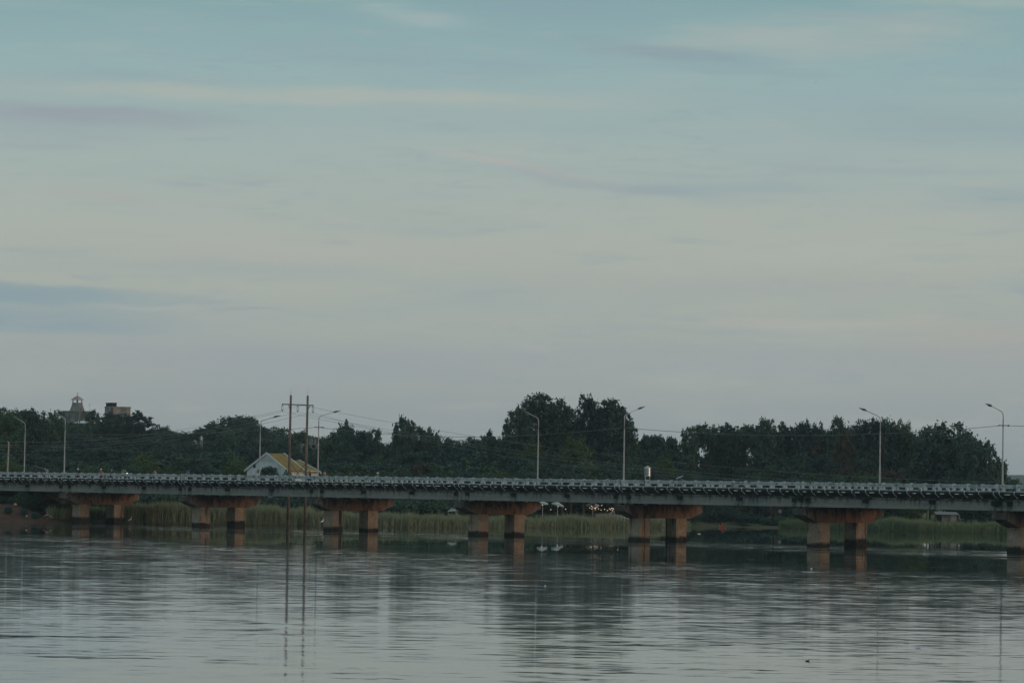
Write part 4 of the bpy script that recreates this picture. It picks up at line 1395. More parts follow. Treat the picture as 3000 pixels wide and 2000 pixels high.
# shrubs rooted in the bridge joints
for (n_, px_, py_, w_, h_, lab) in ((5, 2345, 1458, 34, 36, 'dark shrub sprouting from the bridge joint above the sixth pier'),
                                    (6, 2922, 1472, 40, 34, 'dark shrub sprouting from the bridge joint above the last pier')):
    Yb = bpt(L * n_, -0.2, 5).y - 0.25
    p = at(px_, py_ + h_ / 2, Yb)
    cme, tme, W, H = PROTO['bush1']
    t = thing('shrub', lab, 'shrub', (p.x, Yb, p.z), 1.0, None)
    t.scale = (w_ / F_PX * Yb / W, 0.10, h_ / F_PX * Yb / H)
    r = np.random.default_rng(700 + n_)
    Qs, Ts = crown_quads(700 + n_, dome_lobes(r, 12, 7, 0.0, 4.2, 0.24, 0.9), 900, 0.42, nclump=10)
    link('crown', quads_mesh('crown', Qs, M_leaf_dark, Ts), t); link('trunk', tme, t)

# ------------------------------------------------------------------ buildings
def zpx(px, py, Y): return at(px, py, Y).z


# stone tower with a lantern top
Yt = 1046
c = at(226, 1203, Yt); g_ = gz(c.x, Yt)
tw = thing('stone_tower', 'stone pigeon-loft tower with a small pointed roof, poking above the trees', 'tower', (c.x, Yt, g_), math.radians(-34))
s_ = Yt / F_PX
zb, zt_, zl, ze, za = [zpx(226, y, Yt) - g_ for y in (1203.5, 1180, 1171.5, 1171, 1158.5)]
w0 = 84 * s_ / 1.39 / 2
b = MB(); b.box(-w0, w0, -w0, w0, -1, zb - 0.35); b.box(-w0 - 0.22, w0 + 0.22, -w0 - 0.22, w0 + 0.22, zb - 0.35, zb)
b.build('wall', M_grey_conc, tw)
wb, wt_ = 44 * s_ / 1.39 / 2, 29 * s_ / 1.39 / 2
b = MB()
secs = [(zb, wb), (zb + (zt_ - zb) * 0.35, wb * 0.86), (zb + (zt_ - zb) * 0.8, wt_ * 1.06), (zt_, wt_)]
for (za_, wa_), (zb_, wb_) in zip(secs[:-1], secs[1:]):
    b.hexa([(-wa_, -wa_, za_), (wa_, -wa_, za_), (wa_, wa_, za_), (-wa_, wa_, za_)], [(-wb_, -wb_, zb_), (wb_, -wb_, zb_), (wb_, wb_, zb_), (-wb_, wb_, zb_)])
b.box(-wt_ - 0.08, wt_ + 0.08, -wt_ - 0.08, wt_ + 0.08, zt_ - 0.12, zt_ + 0.05)
b.build('tapered_body', M_grey_conc, tw)
for sx_ in (-1, 1):
    for sy_ in (-1, 1):
        MB().box(sx_ * wt_ * 0.86 - 0.11, sx_ * wt_ * 0.86 + 0.11, sy_ * wt_ * 0.86 - 0.11, sy_ * wt_ * 0.86 + 0.11, zt_ + 0.05, ze + 0.02).build('column', M_grey_conc, tw)
we = 40 * s_ / 1.39 / 2
b = MB()
b.hexa([(-we, -we, ze), (we, -we, ze), (we, we, ze), (-we, we, ze)], [(-we * 0.45, -we * 0.45, ze + (za - ze) * 0.62), (we * 0.45, -we * 0.45, ze + (za - ze) * 0.62), (we * 0.45, we * 0.45, ze + (za - ze) * 0.62), (-we * 0.45, we * 0.45, ze + (za - ze) * 0.62)])
b.hexa([(-we * 0.45, -we * 0.45, ze + (za - ze) * 0.62), (we * 0.45, -we * 0.45, ze + (za - ze) * 0.62), (we * 0.45, we * 0.45, ze + (za - ze) * 0.62), (-we * 0.45, we * 0.45, ze + (za - ze) * 0.62)], [(-0.06, -0.06, za), (0.06, -0.06, za), (0.06, 0.06, za), (-0.06, 0.06, za)])
b.build('roof', M_pink_roof, tw)
b = MB(); b.tube([(0, 0, za - 0.05), (0, 0, za + 0.75)], 0.045, 6)
b.tube([(-0.28, 0, za + 0.75), (0, 0, za + 0.42), (0.28, 0, za + 0.75)], 0.05, 6); b.tube([(0, -0.28, za + 0.75), (0, 0, za + 0.5), (0, 0.28, za + 0.75)], 0.04, 6)
b.build('finial', M_insul, tw)
# tin-roofed annexe below the tower
p = at(236, 1240, 1020); g_ = gz(p.x, 1020)
an = thing('tin_roof_shed', 'shed with a pale tin roof below the stone tower, half hidden by trees', 'shed', (p.x, 1020, g_))
hw = 20 * 1020 / F_PX
h1 = zpx(236, 1240, 1020) - g_; h2 = zpx(236, 1231, 1020) - g_
MB().box(-hw, hw, -2, 2, -1, h1 - 0.1).build('wall', M_grey_conc, an)
tree('bush0', 238, 1240, 92, 1000, 'dark bush hiding the wall of the tin-roofed shed', None, 'bush', 'bush')
tree('bush1', 208, 1236, 60, 1004, 'dark bush at the left corner of the tower', None, 'bush', 'bush')
MB().hexa([(-hw - 0.4, -2.5, h1 - 0.08), (hw + 0.3, -2.5, h1 + 0.02), (hw + 0.3, 2.2, h2 - 0.05), (hw * 0.4, 2.2, h2 - 0.05)],
          [(-hw - 0.4, -2.5, h1 + 0.06), (hw + 0.3, -2.5, h1 + 0.14), (hw + 0.3, 2.2, h2 + 0.05), (hw * 0.4, 2.2, h2 + 0.05)]).build('roof', M_tin, an)
# square concrete block
Yb = 1040
p = at(345, 1192, Yb); g_ = gz(p.x, Yb)
bl = thing('concrete_block_house', 'square weathered concrete building with a roof hut, right of the tower', 'building', (p.x, Yb, g_), math.radians(28))
zt_ = zpx(345, 1191, Yb) - g_; zc_ = zpx(333, 1180, Yb) - g_
s_ = Yb / F_PX
bw, bd = 54 * s_ / 0.88 / 2, 23 * s_ / 0.47 / 2
b = MB(); b.box(-bw, bw, -bd, bd, -1, zt_ - 0.3); b.box(-bw - 0.1, bw + 0.1, -bd - 0.1, bd + 0.1, zt_ - 0.3, zt_)
b.build('wall', M_grey_conc, bl)
b = MB(); b.box(-bw + 0.1, -bw + 1.75, -bd + 0.1, bd - 0.6, zt_, zc_); b.box(-bw, -bw + 1.85, -bd, bd - 0.5, zc_ - 0.14, zc_ + 0.02)
b.build('roof_hut', M_near_black, bl)
MB().box(-bw + 0.05, -bw + 0.45, -bd - 0.19, -bd - 0.10, 0, zt_ - 0.2).build('downpipe', M_near_black, bl)
# white house with the yellow roof
Yh_ = 640
RA = math.radians(-40)
sc_ = Yh_ / F_PX
W2 = 122 * sc_ / math.cos(RA) / 2
p = at(781, 1376, Yh_); g_ = gz(p.x, Yh_)
ho = thing('gabled_house', 'white gabled house with a yellow two-step roof behind the bridge rail', 'house', (p.x, Yh_, g_), RA)
he = zpx(781, 1376, Yh_) - g_; hr = zpx(776, 1329, Yh_) - g_
L1_, L2_ = 44 * sc_ / math.sin(-RA), 42 * sc_ / math.sin(-RA)
b = MB()
# local axes: x along the gable, y along the ridge (away and to the right)
b.hexa([(-W2, 0, -0.5), (W2, 0, -0.5), (W2, L1_ + L2_, -0.5), (-W2, L1_ + L2_, -0.5)], [(-W2, 0, he), (W2, 0, he), (W2, L1_ + L2_, he), (-W2, L1_ + L2_, he)])
n0 = len(b.v)
b.v += [(-W2, 0, he), (W2, 0, he), (0, 0, hr), (-W2, L1_, he), (W2, L1_, he), (0, L1_, hr)]
b.face([n0, n0 + 1, n0 + 2]); b.face([n0 + 3, n0 + 5, n0 + 4])
b.build('wall', M_wall_white, ho)
drop = 19 * sc_


def roof_part(y0, y1, hr_, he_, w_, name, ov=0.25):
    b = MB()
    sl = (hr_ - he_) / w_
    ex = w_ + 0.45
    for sg in (-1, 1):
        e = (sg * ex, he_ - 0.45 * sl)
        q = [(0, hr_ + 0.02), e]
        bot = [(0, y0 - ov, hr_ + 0.02), (e[0], y0 - ov, e[1] + 0.02), (e[0], y1 + ov, e[1] + 0.02), (0, y1 + ov, hr_ + 0.02)]
        top = [(x_, y_, z_ + 0.13) for x_, y_, z_ in bot]
        if sg < 0: bot.reverse(); top.reverse()
        b.hexa(bot, top)
    b.build(name, M_roof_yel, ho)
    # white verge boards at both ends
    for yy in (y0 - ov - 0.12, y1 + ov - 0.02):
        v_ = MB()
        for sg in (-1, 1):
            a1 = (0, hr_ - 0.12); a2 = (sg * (ex + 0.1), he_ - 0.55 * sl - 0.12)
            th = 0.42
            bot = [(a1[0], yy, a1[1]), (a2[0], yy, a2[1]), (a2[0], yy + 0.16, a2[1]), (a1[0], yy + 0.16, a1[1])]
            top = [(x_, y_, z_ + th) for x_, y_, z_ in bot]
            if sg < 0: bot.reverse(); top.reverse()
            v_.hexa(bot, top)
        v_.build('verge_board', M_trim, ho)


roof_part(0.15, L1_, hr, he, W2, 'roof')
roof_part(L1_ + 0.55, L1_ + L2_, hr - drop, he - drop * 0.2, W2, 'roof')
b = MB()
for zz in (0.62, 0.70): b.box(-W2 * (1 - zz) * 1.0, W2 * (1 - zz) * 1.0, -0.09, -0.002, he + (hr - he) * (zz - 0.05) - 0.05, he + (hr - he) * (zz - 0.05) + 0.06)
for k in range(5): b.tube([(-0.9 + 0.45 * k, -0.10, he + (hr - he) * 0.74), (-0.9 + 0.45 * k, -0.002, he + (hr - he) * 0.74)], 0.13, 8)
b.build('gable_moulding', M_trim, ho)
w_ = MB().box(-3.25, -2.75, -0.08, 0.02, he + 0.35, he + 1.0).build('window', M_dark, ho)
MB().box(W2 * 0.05, W2 * 0.38, -0.35, -0.05, he - 0.1, he + 0.22).build('awning', M_trim, ho)
tree('bush1', 786, 1366, 62, 628, 'dark bush before the white gable of the house', None, 'bush', 'bush')
tree('bush0', 842, 1378, 40, 628, 'dark bush at the right foot of the white gable', None, 'bush', 'bush')
# overgrown ruin on the slope
Yr = 800
p = at(914, 1301, Yr); g_ = gz(p.x, Yr)
ru = thing('concrete_ruin', 'pale unfinished concrete building peeping out of the trees behind the H-frame', 'building', (p.x, Yr, g_), 0.25)
s_ = Yr / F_PX
zt_ = zpx(914, 1300, Yr) - g_; zu = zpx(914, 1283, Yr) - g_; zm = zpx(914, 1313, Yr) - g_
b = MB(); b.box(-29 * s_, 29 * s_, -2, 2, zm, zt_); b.box(-27 * s_, -20 * s_, -1.8, 1.8, -1, zm); b.box(-4 * s_, 4 * s_, -1.8, 1.8, -1, zm); b.box(20 * s_, 27 * s_, -1.8, 1.8, -1, zm)
b.box(-20 * s_, 20 * s_, 1.0, 1.6, -1, zm - 0.01)
b.build('wall', M_grey_conc, ru)
b = MB(); b.box(-6 * s_, 1 * s_, -1.2, 1.2, zt_, zu); b.box(2.5 * s_, 10 * s_, -1.2, 1.2, zt_, zu + 0.1); b.box(-6.5 * s_, 10.5 * s_, -1.3, 1.3, zu + 0.1, zu + 0.25)
b.build('roof_room', M_grey_conc, ru)
b = MB()
for k in range(3): b.box((-22 + 17 * k) * s_, (-12 + 17 * k) * s_, -2.05, -1.98, zm + 0.15, zt_ - 0.25)
b.build('window', M_dark, ru)
tree('airy1', 897, 1300, 34, 780, 'thin tree growing through the unfinished concrete building')
tree('bush0', 920, 1318, 70, 770, 'dark bush below the unfinished concrete building', None, 'bush', 'bush')
# white statue on the hill
Ys = 890
p = at(590, 1290, Ys); g_ = gz(p.x, Ys)
stt = thing('statue', 'small white statue standing among trees high on the hillside', 'statue', (p.x, Ys, g_))
z0_ = zpx(590, 1289, Ys) - g_
MB().box(-0.35, 0.35, -0.35, 0.35, -0.5, z0_).build('plinth', M_grey_conc, stt)
b = MB(); b.lathe([(0.34, z0_), (0.38, z0_ + 0.1), (0.26, z0_ + 0.5), (0.22, z0_ + 0.62), (0.27, z0_ + 0.72), (0.20, z0_ + 0.84), (0.07, z0_ + 0.88)], 14)
b.ball((0, 0, z0_ + 0.98), 0.13, 10, 8)
for sx_ in (-1, 1): b.tube([(sx_ * 0.22, 0, z0_ + 0.78), (sx_ * 0.42, -0.06, z0_ + 0.55), (sx_ * 0.65, -0.12, z0_ + 0.60)], [0.07, 0.06, 0.05], 8)
b.build('figure', M_statue, stt, smooth=True)
# steel water tank on a stand
Yk = 676
p = at(1897, 1394, Yk); g_ = gz(p.x, Yk)
tk = thing('water_tank', 'ribbed stainless steel water tank on legs behind the rail, glinting orange', 'water tank', (p.x, Yk, g_))
s_ = Yk / F_PX; R_ = 10.3 * s_
zb, zt_ = zpx(1897, 1394, Yk) - g_, zpx(1897, 1369.5, Yk) - g_
prof = [(R_ * 0.2, zb), (R_ * 0.95, zb)]
nr = 6
for k in range(nr):
    a = zb + (zt_ - zb) * k / nr; d = (zt_ - zb) / nr
    prof += [(R_ * 0.93, a + d * 0.08), (R_, a + d * 0.25), (R_, a + d * 0.75), (R_ * 0.93, a + d * 0.92)]
prof += [(R_ * 0.90, zt_), (R_ * 0.5, zt_ + 0.20), (R_ * 0.22, zt_ + 0.28)]
MB().lathe(prof, 28).build('tank', M_tank, tk, smooth=False)
MB().lathe([(R_ * 0.22, zt_ + 0.28), (R_ * 0.22, zt_ + 0.36), (R_ * 0.05, zt_ + 0.37)], 14).build('lid', M_tank, tk)
for k in range(4):
    a = math.pi / 4 + k * math.pi / 2
    MB().tube([(R_ * 0.9 * math.cos(a), R_ * 0.9 * math.sin(a), -0.3), (R_ * 0.9 * math.cos(a), R_ * 0.9 * math.sin(a), zb + 0.05)], 0.05, 6).build('leg', M_bracket, tk)
for z_ in (zb - 0.05, zb - 2.6, zb - 5.2):
    MB().torus((0, 0, z_), R_ * 0.9, 0.045, 'z', 16, 6).build('stand_ring', M_bracket, tk)
# tin awning right of the tank
p = at(1990, 1397, 680); g_ = gz(p.x, 680)
aw = thing('tin_canopy', 'pale tilted tin canopy low behind the rail, right of the water tank', 'canopy', (p.x, 680, g_))
h1, h2 = zpx(1982, 1400, 680) - g_, zpx(1998, 1393, 680) - g_
MB().hexa([(-0.65, -0.8, h1 - 0.15), (0.5, -0.8, h2 - 0.2), (0.75, 0.9, h2), (-0.4, 0.9, h1)], [(-0.65, -0.8, h1 - 0.08), (0.5, -0.8, h2 - 0.13), (0.75, 0.9, h2 + 0.07), (-0.4, 0.9, h1 + 0.07)]).build('sheet', M_tin, aw)
for x_, y_ in ((-0.5, -0.6), (0.45, -0.6), (0.55, 0.7), (-0.35, 0.7)): MB().tube([(x_, y_, -0.3), (x_, y_, h1 - 0.1)], 0.04, 6).build('post', M_timber, aw)

# --- the riverside cafe seen below the girders
def parasol(px, py, wpx, Y, lab, tilt=0.0, m=None):
    p = at(px, py, Y); g_ = gz(p.x, Y)
    w = wpx / F_PX * Y / 2
    h = p.z - g_
    t = thing('parasol', lab, 'parasol', (p.x, Y, g_))
    MB().tube([(0, 0, -0.1), (0, 0, h + 0.05)], 0.04, 8).build('pole', M_bracket, t)
    b = MB(); n_ = 8
    b.v.append((0, 0, h)); hs = len(b.v)
    for k in range(n_):
        a = 2 * math.pi * (k + 0.5) / n_
        b.v.append((w * math.cos(a), w * math.sin(a), h - 0.50 * w * 0.75 + tilt * math.cos(a) * w))
    for k in range(n_):
        a = 2 * math.pi * (k + 0.5) / n_
        b.v.append((w * math.cos(a), w * math.sin(a), h - 0.50 * w * 0.75 - 0.28 + tilt * math.cos(a) * w))
    for k in range(n_):
        j = (k + 1) % n_
        b.face([0, hs + k, hs + j]); b.face([hs + k, hs + n_ + k, hs + n_ + j, hs + j])
    b.build('canopy', m or M_canvas, t)
    for k in range(0, n_, 2):
        a = 2 * math.pi * (k + 0.5) / n_
        MB().tube([(0, 0, h - 0.9), (w * 0.6 * math.cos(a), w * 0.6 * math.sin(a), h - 0.24 * w - 0.05)], 0.015, 4).build('rib', M_bracket, t)
    return t


parasol(1590, 1466.5, 34, 652, 'pale cafe parasol just right of the fourth pier cap')
parasol(1634, 1469, 38, 652, 'pale tilted cafe parasol, second right of the fourth pier cap', -0.22)
parasol(1736, 1470, 42, 660, 'wide pale cafe parasol with string lights under it')


def lights(pts, Y, lab, strand=True):
    t = None
    P = [at(a, b_, Y + random.uniform(-2, 2)) for a, b_ in pts]
    t = thing('string_lights', lab, 'string lights', P[0])
    o0 = P[0]
    b = MB()
    b.tube([q_ - o0 + Vector((0, 0, 0.12)) for q_ in P], 0.012, 4)
    b.build('cable', M_insul, t)
    for q_ in P:
        MB().ball(tuple(q_ - o0), 0.065, 8, 6).build('bulb', M_bulb, t, smooth=True)
    return t


lights([(1728, 1487), (1733, 1482), (1735, 1485), (1737, 1488), (1741, 1487.5), (1744, 1487.5), (1746, 1486), (1749, 1484.5), (1753, 1482)], 657, 'warm lit string lights clustered below the wide cafe parasol')
lights([(1734, 1490), (1744, 1492), (1753, 1489.5), (1761, 1493), (1771, 1491), (1779.5, 1494.5), (1786, 1489.5), (1789, 1491.5)], 655, 'lower string of warm bulbs leading right to the jetty rail')
lights([(1792, 1487.5), (1795, 1488.5), (1797.5, 1490), (1794, 1494)], 655, 'small bunch of lit bulbs beside the fifth pier cap')
lights([(1763, 1479.5), (1812, 1477)], 655, 'two lone bulbs just under the girder by the fifth pier')
lights([(1589, 1479.5), (1635, 1483), (1614, 1492), (1657, 1490.5)], 650, 'few scattered bulbs below the two left cafe parasols')
# jetty with a low wall and rails
Yj = 644
p = at(1770, 1505, Yj); g_ = gz(p.x, Yj)
je = thing('jetty', 'brownish timber jetty deck with white handrails by the fifth pier', 'jetty', (p.x, Yj, g_))
s_ = Yj / F_PX
zd = zpx(1770, 1504, Yj) - g_
b = MB()
for k in range(9): b.box((-26 + 6.5 * k) * s_, (-19.8 + 6.5 * k) * s_, -2.0, 1.0, zd - 0.08, zd)
b.box(-26 * s_, 32 * s_, -1.95, -1.87, zd - 0.95, zd - 0.081)
b.build('deck', mat('jetty_timber', (0.26, 0.20, 0.17), 0.9, 0.2, 2.0), je)
for k in range(4): MB().tube([((-24 + 16 * k) * s_, -1.8, -1.2), ((-24 + 16 * k) * s_, -1.8, zd)], 0.08, 6).build('pile', M_timber, je)
b = MB()
zr_ = zpx(1805, 1492, Yj) - g_
b.tube([(18 * s_, -1.6, zd), (34 * s_, -1.6, zr_)], 0.045, 6); b.tube([(15 * s_, -1.2, zd + 0.1), (26 * s_, -1.2, zr_ - 0.2)], 0.035, 6); b.tube([(29 * s_, -1.6, zd - 0.2), (29 * s_, -1.6, zr_ - 0.2)], 0.035, 6)
zq = zpx(1815, 1509, Yj) - g_; zq2 = zpx(1815, 1519, Yj) - g_
b.tube([(29 * s_, -2.1, zq), (47 * s_, -2.1, zq), (72 * s_, -2.1, zq2)], 0.04, 6)
b.tube([(29 * s_, -2.1, zq2 + 0.1), (37 * s_, -2.1, zq2 + 0.1), (46 * s_, -2.1, zq2 + 0.5), (55 * s_, -2.1, zq2 + 0.1)], 0.03, 6)
for x_ in (37, 49, 58): b.tube([(x_ * s_, -2.1, zq2 - 0.4), (x_ * s_, -2.1, zq)], 0.03, 6)
b.build('handrail', M_trim, je)
# tarpaulin lean-to
p = at(1324, 1494, 608); g_ = gz(p.x, 608)
lt = thing('tarpaulin_shelter', 'grey tarpaulin shelter with a slanting pole, left of the fourth pier', 'shelter', (p.x, 608, g_))
h_ = p.z - g_
MB().hexa([(-0.75, -1.0, h_ - 0.25), (0.9, -1.0, h_ - 0.12), (0.5, 0.8, h_ + 0.2), (-0.1, 0.8, h_ + 0.3)], [(-0.75, -1.0, h_ - 0.2), (0.9, -1.0, h_ - 0.07), (0.5, 0.8, h_ + 0.25), (-0.1, 0.8, h_ + 0.35)]).build('sheet', mat('grey_tarpaulin', (0.20, 0.22, 0.22), 0.8, 0.2, 1.0), lt)
b = MB(); b.tube([(0.55, -1.05, h_ - 0.1), (1.7, -1.4, h_ - 1.6)], 0.035, 6); b.build('pole', M_timber, lt)
for x_ in (-0.6, 0.7): MB().tube([(x_, -0.8, -0.2), (x_, -0.8, h_ - 0.2)], 0.035, 6).build('post', M_timber, lt)
# tan hut and its white box
Yn = 722
p = at(2265, 1500, Yn); g_ = gz(p.x, Yn)
hu = thing('hut', 'small tan-walled hut with a brown side seen under the girder', 'hut', (p.x, Yn, g_), 0.5)
zt_ = zpx(2265, 1470, Yn) - g_
b = MB(); b.box(-1.5, 1.5, -1.5, 1.5, -0.3, zt_); b.build('wall', M_tan_wall, hu)
MB().box(1.5, 5.0, -1.2, 1.5, -0.3, zt_ - 0.15).build('side_wing', M_brown_wall, hu)
MB().hexa([(-1.9, -1.9, zt_), (5.3, -1.9, zt_), (5.3, 1.9, zt_), (-1.9, 1.9, zt_)], [(-1.2, 0, zt_ + 1.2), (4.6, 0, zt_ + 1.2), (4.6, 0.1, zt_ + 1.2), (-1.2, 0.1, zt_ + 1.2)]).build('roof', M_pink_roof, hu)
p = at(2285, 1501, 716); g_ = gz(p.x, 716)
sb = thing('notice_board', 'small white notice board on a post, right of the tan hut', 'sign', (p.x, 716, g_))
zz = zpx(2285, 1502, 716) - g_
MB().box(-0.3, 0.3, -0.04, 0.04, zz - 0.1, zz + 0.62).build('panel', M_trim, sb)
MB().tube([(0, 0.08, -0.2), (0, 0.08, zz + 0.2)], 0.04, 6).build('post', M_timber, sb)
# pale-trunked saplings
for i, (px_, ln_) in enumerate(((2174, -0.05), (2180, 0.12), (2187, -0.1), (2194, 0.2), (2200, 0.25), (2206, -0.2))):
    p = at(px_, 1498, 712); g_ = gz(p.x, 712)
    t = thing('sapling', 'thin pale-trunked sapling in a bunch left of the tan hut', 'tree', (p.x, 712, g_), 0, 'pale saplings under the girder')
    MB().tube([(0, 0, -0.2), (ln_ * 2, 0, 3.0), (ln_ * 5, 0, 6.0)], [0.07, 0.06, 0.03], 6).build('trunk', M_bark_pale, t)
    rr_ = np.random.default_rng(900 + i)
    Qs, Ts = crown_quads(900 + i, [(ln_ * 4.5, 0, 5.6, 0.8, 0.8, 0.9), (ln_ * 5, 0.3, 6.6, 0.7, 0.7, 0.7)], 240, 0.25)
    link('crown', quads_mesh('crown', Qs, M_leaf, Ts), t)
# low shed near the right edge
Ye = 664
p = at(2770, 1512, Ye); g_ = gz(p.x, Ye)
sh = thing('low_shed', 'low grey shed with a pale roof edge in the grass at the right', 'shed', (p.x, Ye, g_))
zt_ = zpx(2768, 1505.5, Ye) - g_; s_ = Ye / F_PX
MB().box(-12 * s_, 30 * s_, -1, 2.0, -0.3, zt_ - 0.12).build('wall', M_grey_conc, sh)
MB().box(-28 * s_, -12 * s_, -0.2, 2.0, -0.3, zt_ - 0.12).build('open_bay', M_dark, sh)
MB().hexa([(-30 * s_, -1.5, zt_ - 0.1), (36 * s_, -1.5, zt_ - 0.1), (36 * s_, 2.4, zt_ + 0.35), (-30 * s_, 2.4, zt_ + 0.35)], [(-30 * s_, -1.5, zt_), (36 * s_, -1.5, zt_), (36 * s_, 2.4, zt_ + 0.45), (-30 * s_, 2.4, zt_ + 0.45)]).build('roof', mat('weathered_sheet', (0.16, 0.17, 0.17), 0.8, 0.3, 1.0), sh)

# ------------------------------------------------------------------ people
def figure_mesh(J, shirt, trousers, skin, sleeves=True):
    """one continuous body grown over a skeleton; J holds the joints, facing +x"""
    V, R, E, K = [], [], [], []

    def add(p, r, k, par=None):
        V.append(p); R.append(r); K.append(k)
        if par is not None: E.append((par, len(V) - 1))
        return len(V) - 1
    pel = add(J['pelvis'], (0.15, 0.12), 1)
    sp = add(J['spine'], (0.135, 0.11), 0, pel)
    ch = add(J['chest'], (0.16, 0.125), 0, sp)
    nk = add(J['neck'], (0.055, 0.055), 2, ch)
    hd = add(J['head'], (0.088, 0.098), 2, nk)
    tp = add(J['crown'], (0.075, 0.082), 2, hd)
    fwd = (Vector(J['nose']) - Vector(J['head']))
    add(tuple(Vector(J['head']) + fwd), (0.018, 0.02), 2, hd)
    for s in ('l', 'r'):
        hp = add(J['hip' + s], (0.095, 0.095), 1, pel)
        kn = add(J['knee' + s], (0.065, 0.065), 1, hp)
        an = add(J['ankle' + s], (0.042, 0.042), 1, kn)
        add(J['toe' + s], (0.036, 0.03), 3, an)
        sh = add(J['shoulder' + s], (0.068, 0.068), 0, ch)
        eb = add(J['elbow' + s], (0.046, 0.046), 0 if sleeves else 2, sh)
        wr = add(J['wrist' + s], (0.032, 0.032), 2, eb)
        d = (Vector(J['wrist' + s]) - Vector(J['elbow' + s])).normalized()
        sd_ = d.cross(Vector((0, 0, 1)));  sd_ = sd_.normalized() if sd_.length > 0.1 else Vector((0, 1, 0))
        pm = add(tuple(Vector(J['wrist' + s]) + d * 0.07), (0.038, 0.020), 2, wr)
        for q, ln_ in ((-0.028, 0.062), (-0.010, 0.078), (0.010, 0.072), (0.028, 0.055)):
            k1 = add(tuple(Vector(V[pm]) + sd_ * q + d * 0.035), (0.0095, 0.0095), 2, pm)
            add(tuple(Vector(V[k1]) + d * ln_ * 0.8 + Vector((0, 0, -0.03))), (0.0085, 0.0085), 2, k1)
        th = add(tuple(Vector(J['wrist' + s]) + d * 0.03 + sd_ * 0.045), (0.011, 0.011), 2, wr)
        add(tuple(Vector(V[th]) + d * 0.04 + sd_ * 0.012), (0.0095, 0.0095), 2, th)
    me = bpy.data.meshes.new('skeleton'); me.from_pydata(V, E, [])
    o = bpy.data.objects.new('skeleton', me); COL.objects.link(o)
    sk = o.modifiers.new('skin', 'SKIN')
    for i, sv in enumerate(me.skin_vertices[0].data):
        sv.radius = R[i]; sv.use_root = (i == 0)
    ss = o.modifiers.new('sub', 'SUBSURF'); ss.levels = 1; ss.render_levels = 1
    dg = bpy.context.evaluated_depsgraph_get()
    out = bpy.data.meshes.new_from_object(o.evaluated_get(dg))
    bpy.data.objects.remove(o)
    out.name = 'person'
    out.materials.clear()
    for q in (shirt, trousers, skin, M_rubber): out.materials.append(q)
    P = np.array(V); idx_ = []
    # clothing follows the nearest bone
    bones = [(np.array(V[a]), np.array(V[b]), K[b]) for a, b in E]
    for pl in out.polygons:
        c = np.array(pl.center); best = (9, 0)
        for a, b, k in bones:
            ab_ = b - a; t_ = min(1, max(0, float((c - a) @ ab_ / max(ab_ @ ab_, 1e-9))))
            dd = float(np.linalg.norm(a + ab_ * t_ - c))
            if dd < best[0]: best = (dd, k)
        idx_.append(best[1])
    out.polygons.foreach_set('material_index', idx_)
    out.polygons.foreach_set('use_smooth', [True] * len(out.polygons))
    return out


def lr(d):
    o = {}
    for k, v in d.items():
        if k.endswith('*'):
            o[k[:-1] + 'l'] = (v[0], v[1], v[2]); o[k[:-1] + 'r'] = (v[0], -v[1], v[2])
        else: o[k] = v
    return o


RIDE = lr({'pelvis': (-0.05, 0, 0.82), 'spine': (0.0, 0, 1.02), 'chest': (0.07, 0, 1.25), 'neck': (0.10, 0, 1.40), 'head': (0.13, 0, 1.50), 'crown': (0.13, 0, 1.60), 'nose': (0.24, 0, 1.49),
           'hip*': (0.0, 0.11, 0.80), 'knee*': (0.38, 0.19, 0.80), 'ankle*': (0.25, 0.19, 0.40), 'toe*': (0.42, 0.19, 0.36),
           'shoulder*': (0.08, 0.20, 1.29), 'elbow*': (0.27, 0.30, 1.07), 'wrist*': (0.50, 0.29, 1.03)})
PASS = lr({'pelvis': (-0.05, 0, 0.86), 'spine': (-0.03, 0, 1.08), 'chest': (0.0, 0, 1.31), 'neck': (0.03, 0, 1.46), 'head': (0.05, 0, 1.56), 'crown': (0.05, 0, 1.66), 'nose': (0.16, 0, 1.55),
           'hip*': (0.0, 0.12, 0.85), 'knee*': (0.38, 0.24, 0.82), 'ankle*': (0.28, 0.24, 0.42), 'toe*': (0.44, 0.25, 0.38),
           'shoulder*': (0.0, 0.20, 1.35), 'elbow*': (0.12, 0.26, 1.10), 'wrist*': (0.32, 0.17, 1.04)})
STAND = lr({'pelvis': (0, 0, 0.92), 'spine': (0.0, 0, 1.14), 'chest': (0.02, 0, 1.36), 'neck': (0.03, 0, 1.51), 'head': (0.05, 0, 1.61), 'crown': (0.05, 0, 1.71), 'nose': (0.16, 0, 1.60),
            'hip*': (0.0, 0.10, 0.88), 'knee*': (0.03, 0.11, 0.49), 'ankle*': (-0.02, 0.11, 0.09), 'toe*': (0.15, 0.13, 0.04),
            'shoulder*': (0.0, 0.20, 1.40), 'elbow*': (-0.02, 0.26, 1.12), 'wrist*': (0.12, 0.24, 0.92)})
LEAN = dict(STAND)
LEAN.update(lr({'pelvis': (-0.12, 0, 0.90), 'spine': (-0.02, 0, 1.09), 'chest': (0.15, 0, 1.26), 'neck': (0.27, 0, 1.35), 'head': (0.35, 0, 1.40), 'crown': (0.39, 0, 1.49), 'nose': (0.45, 0, 1.36),
                'hip*': (-0.12, 0.10, 0.86), 'shoulder*': (0.17, 0.20, 1.28), 'elbow*': (0.30, 0.24, 1.06), 'wrist*': (0.52, 0.14, 1.02)}))
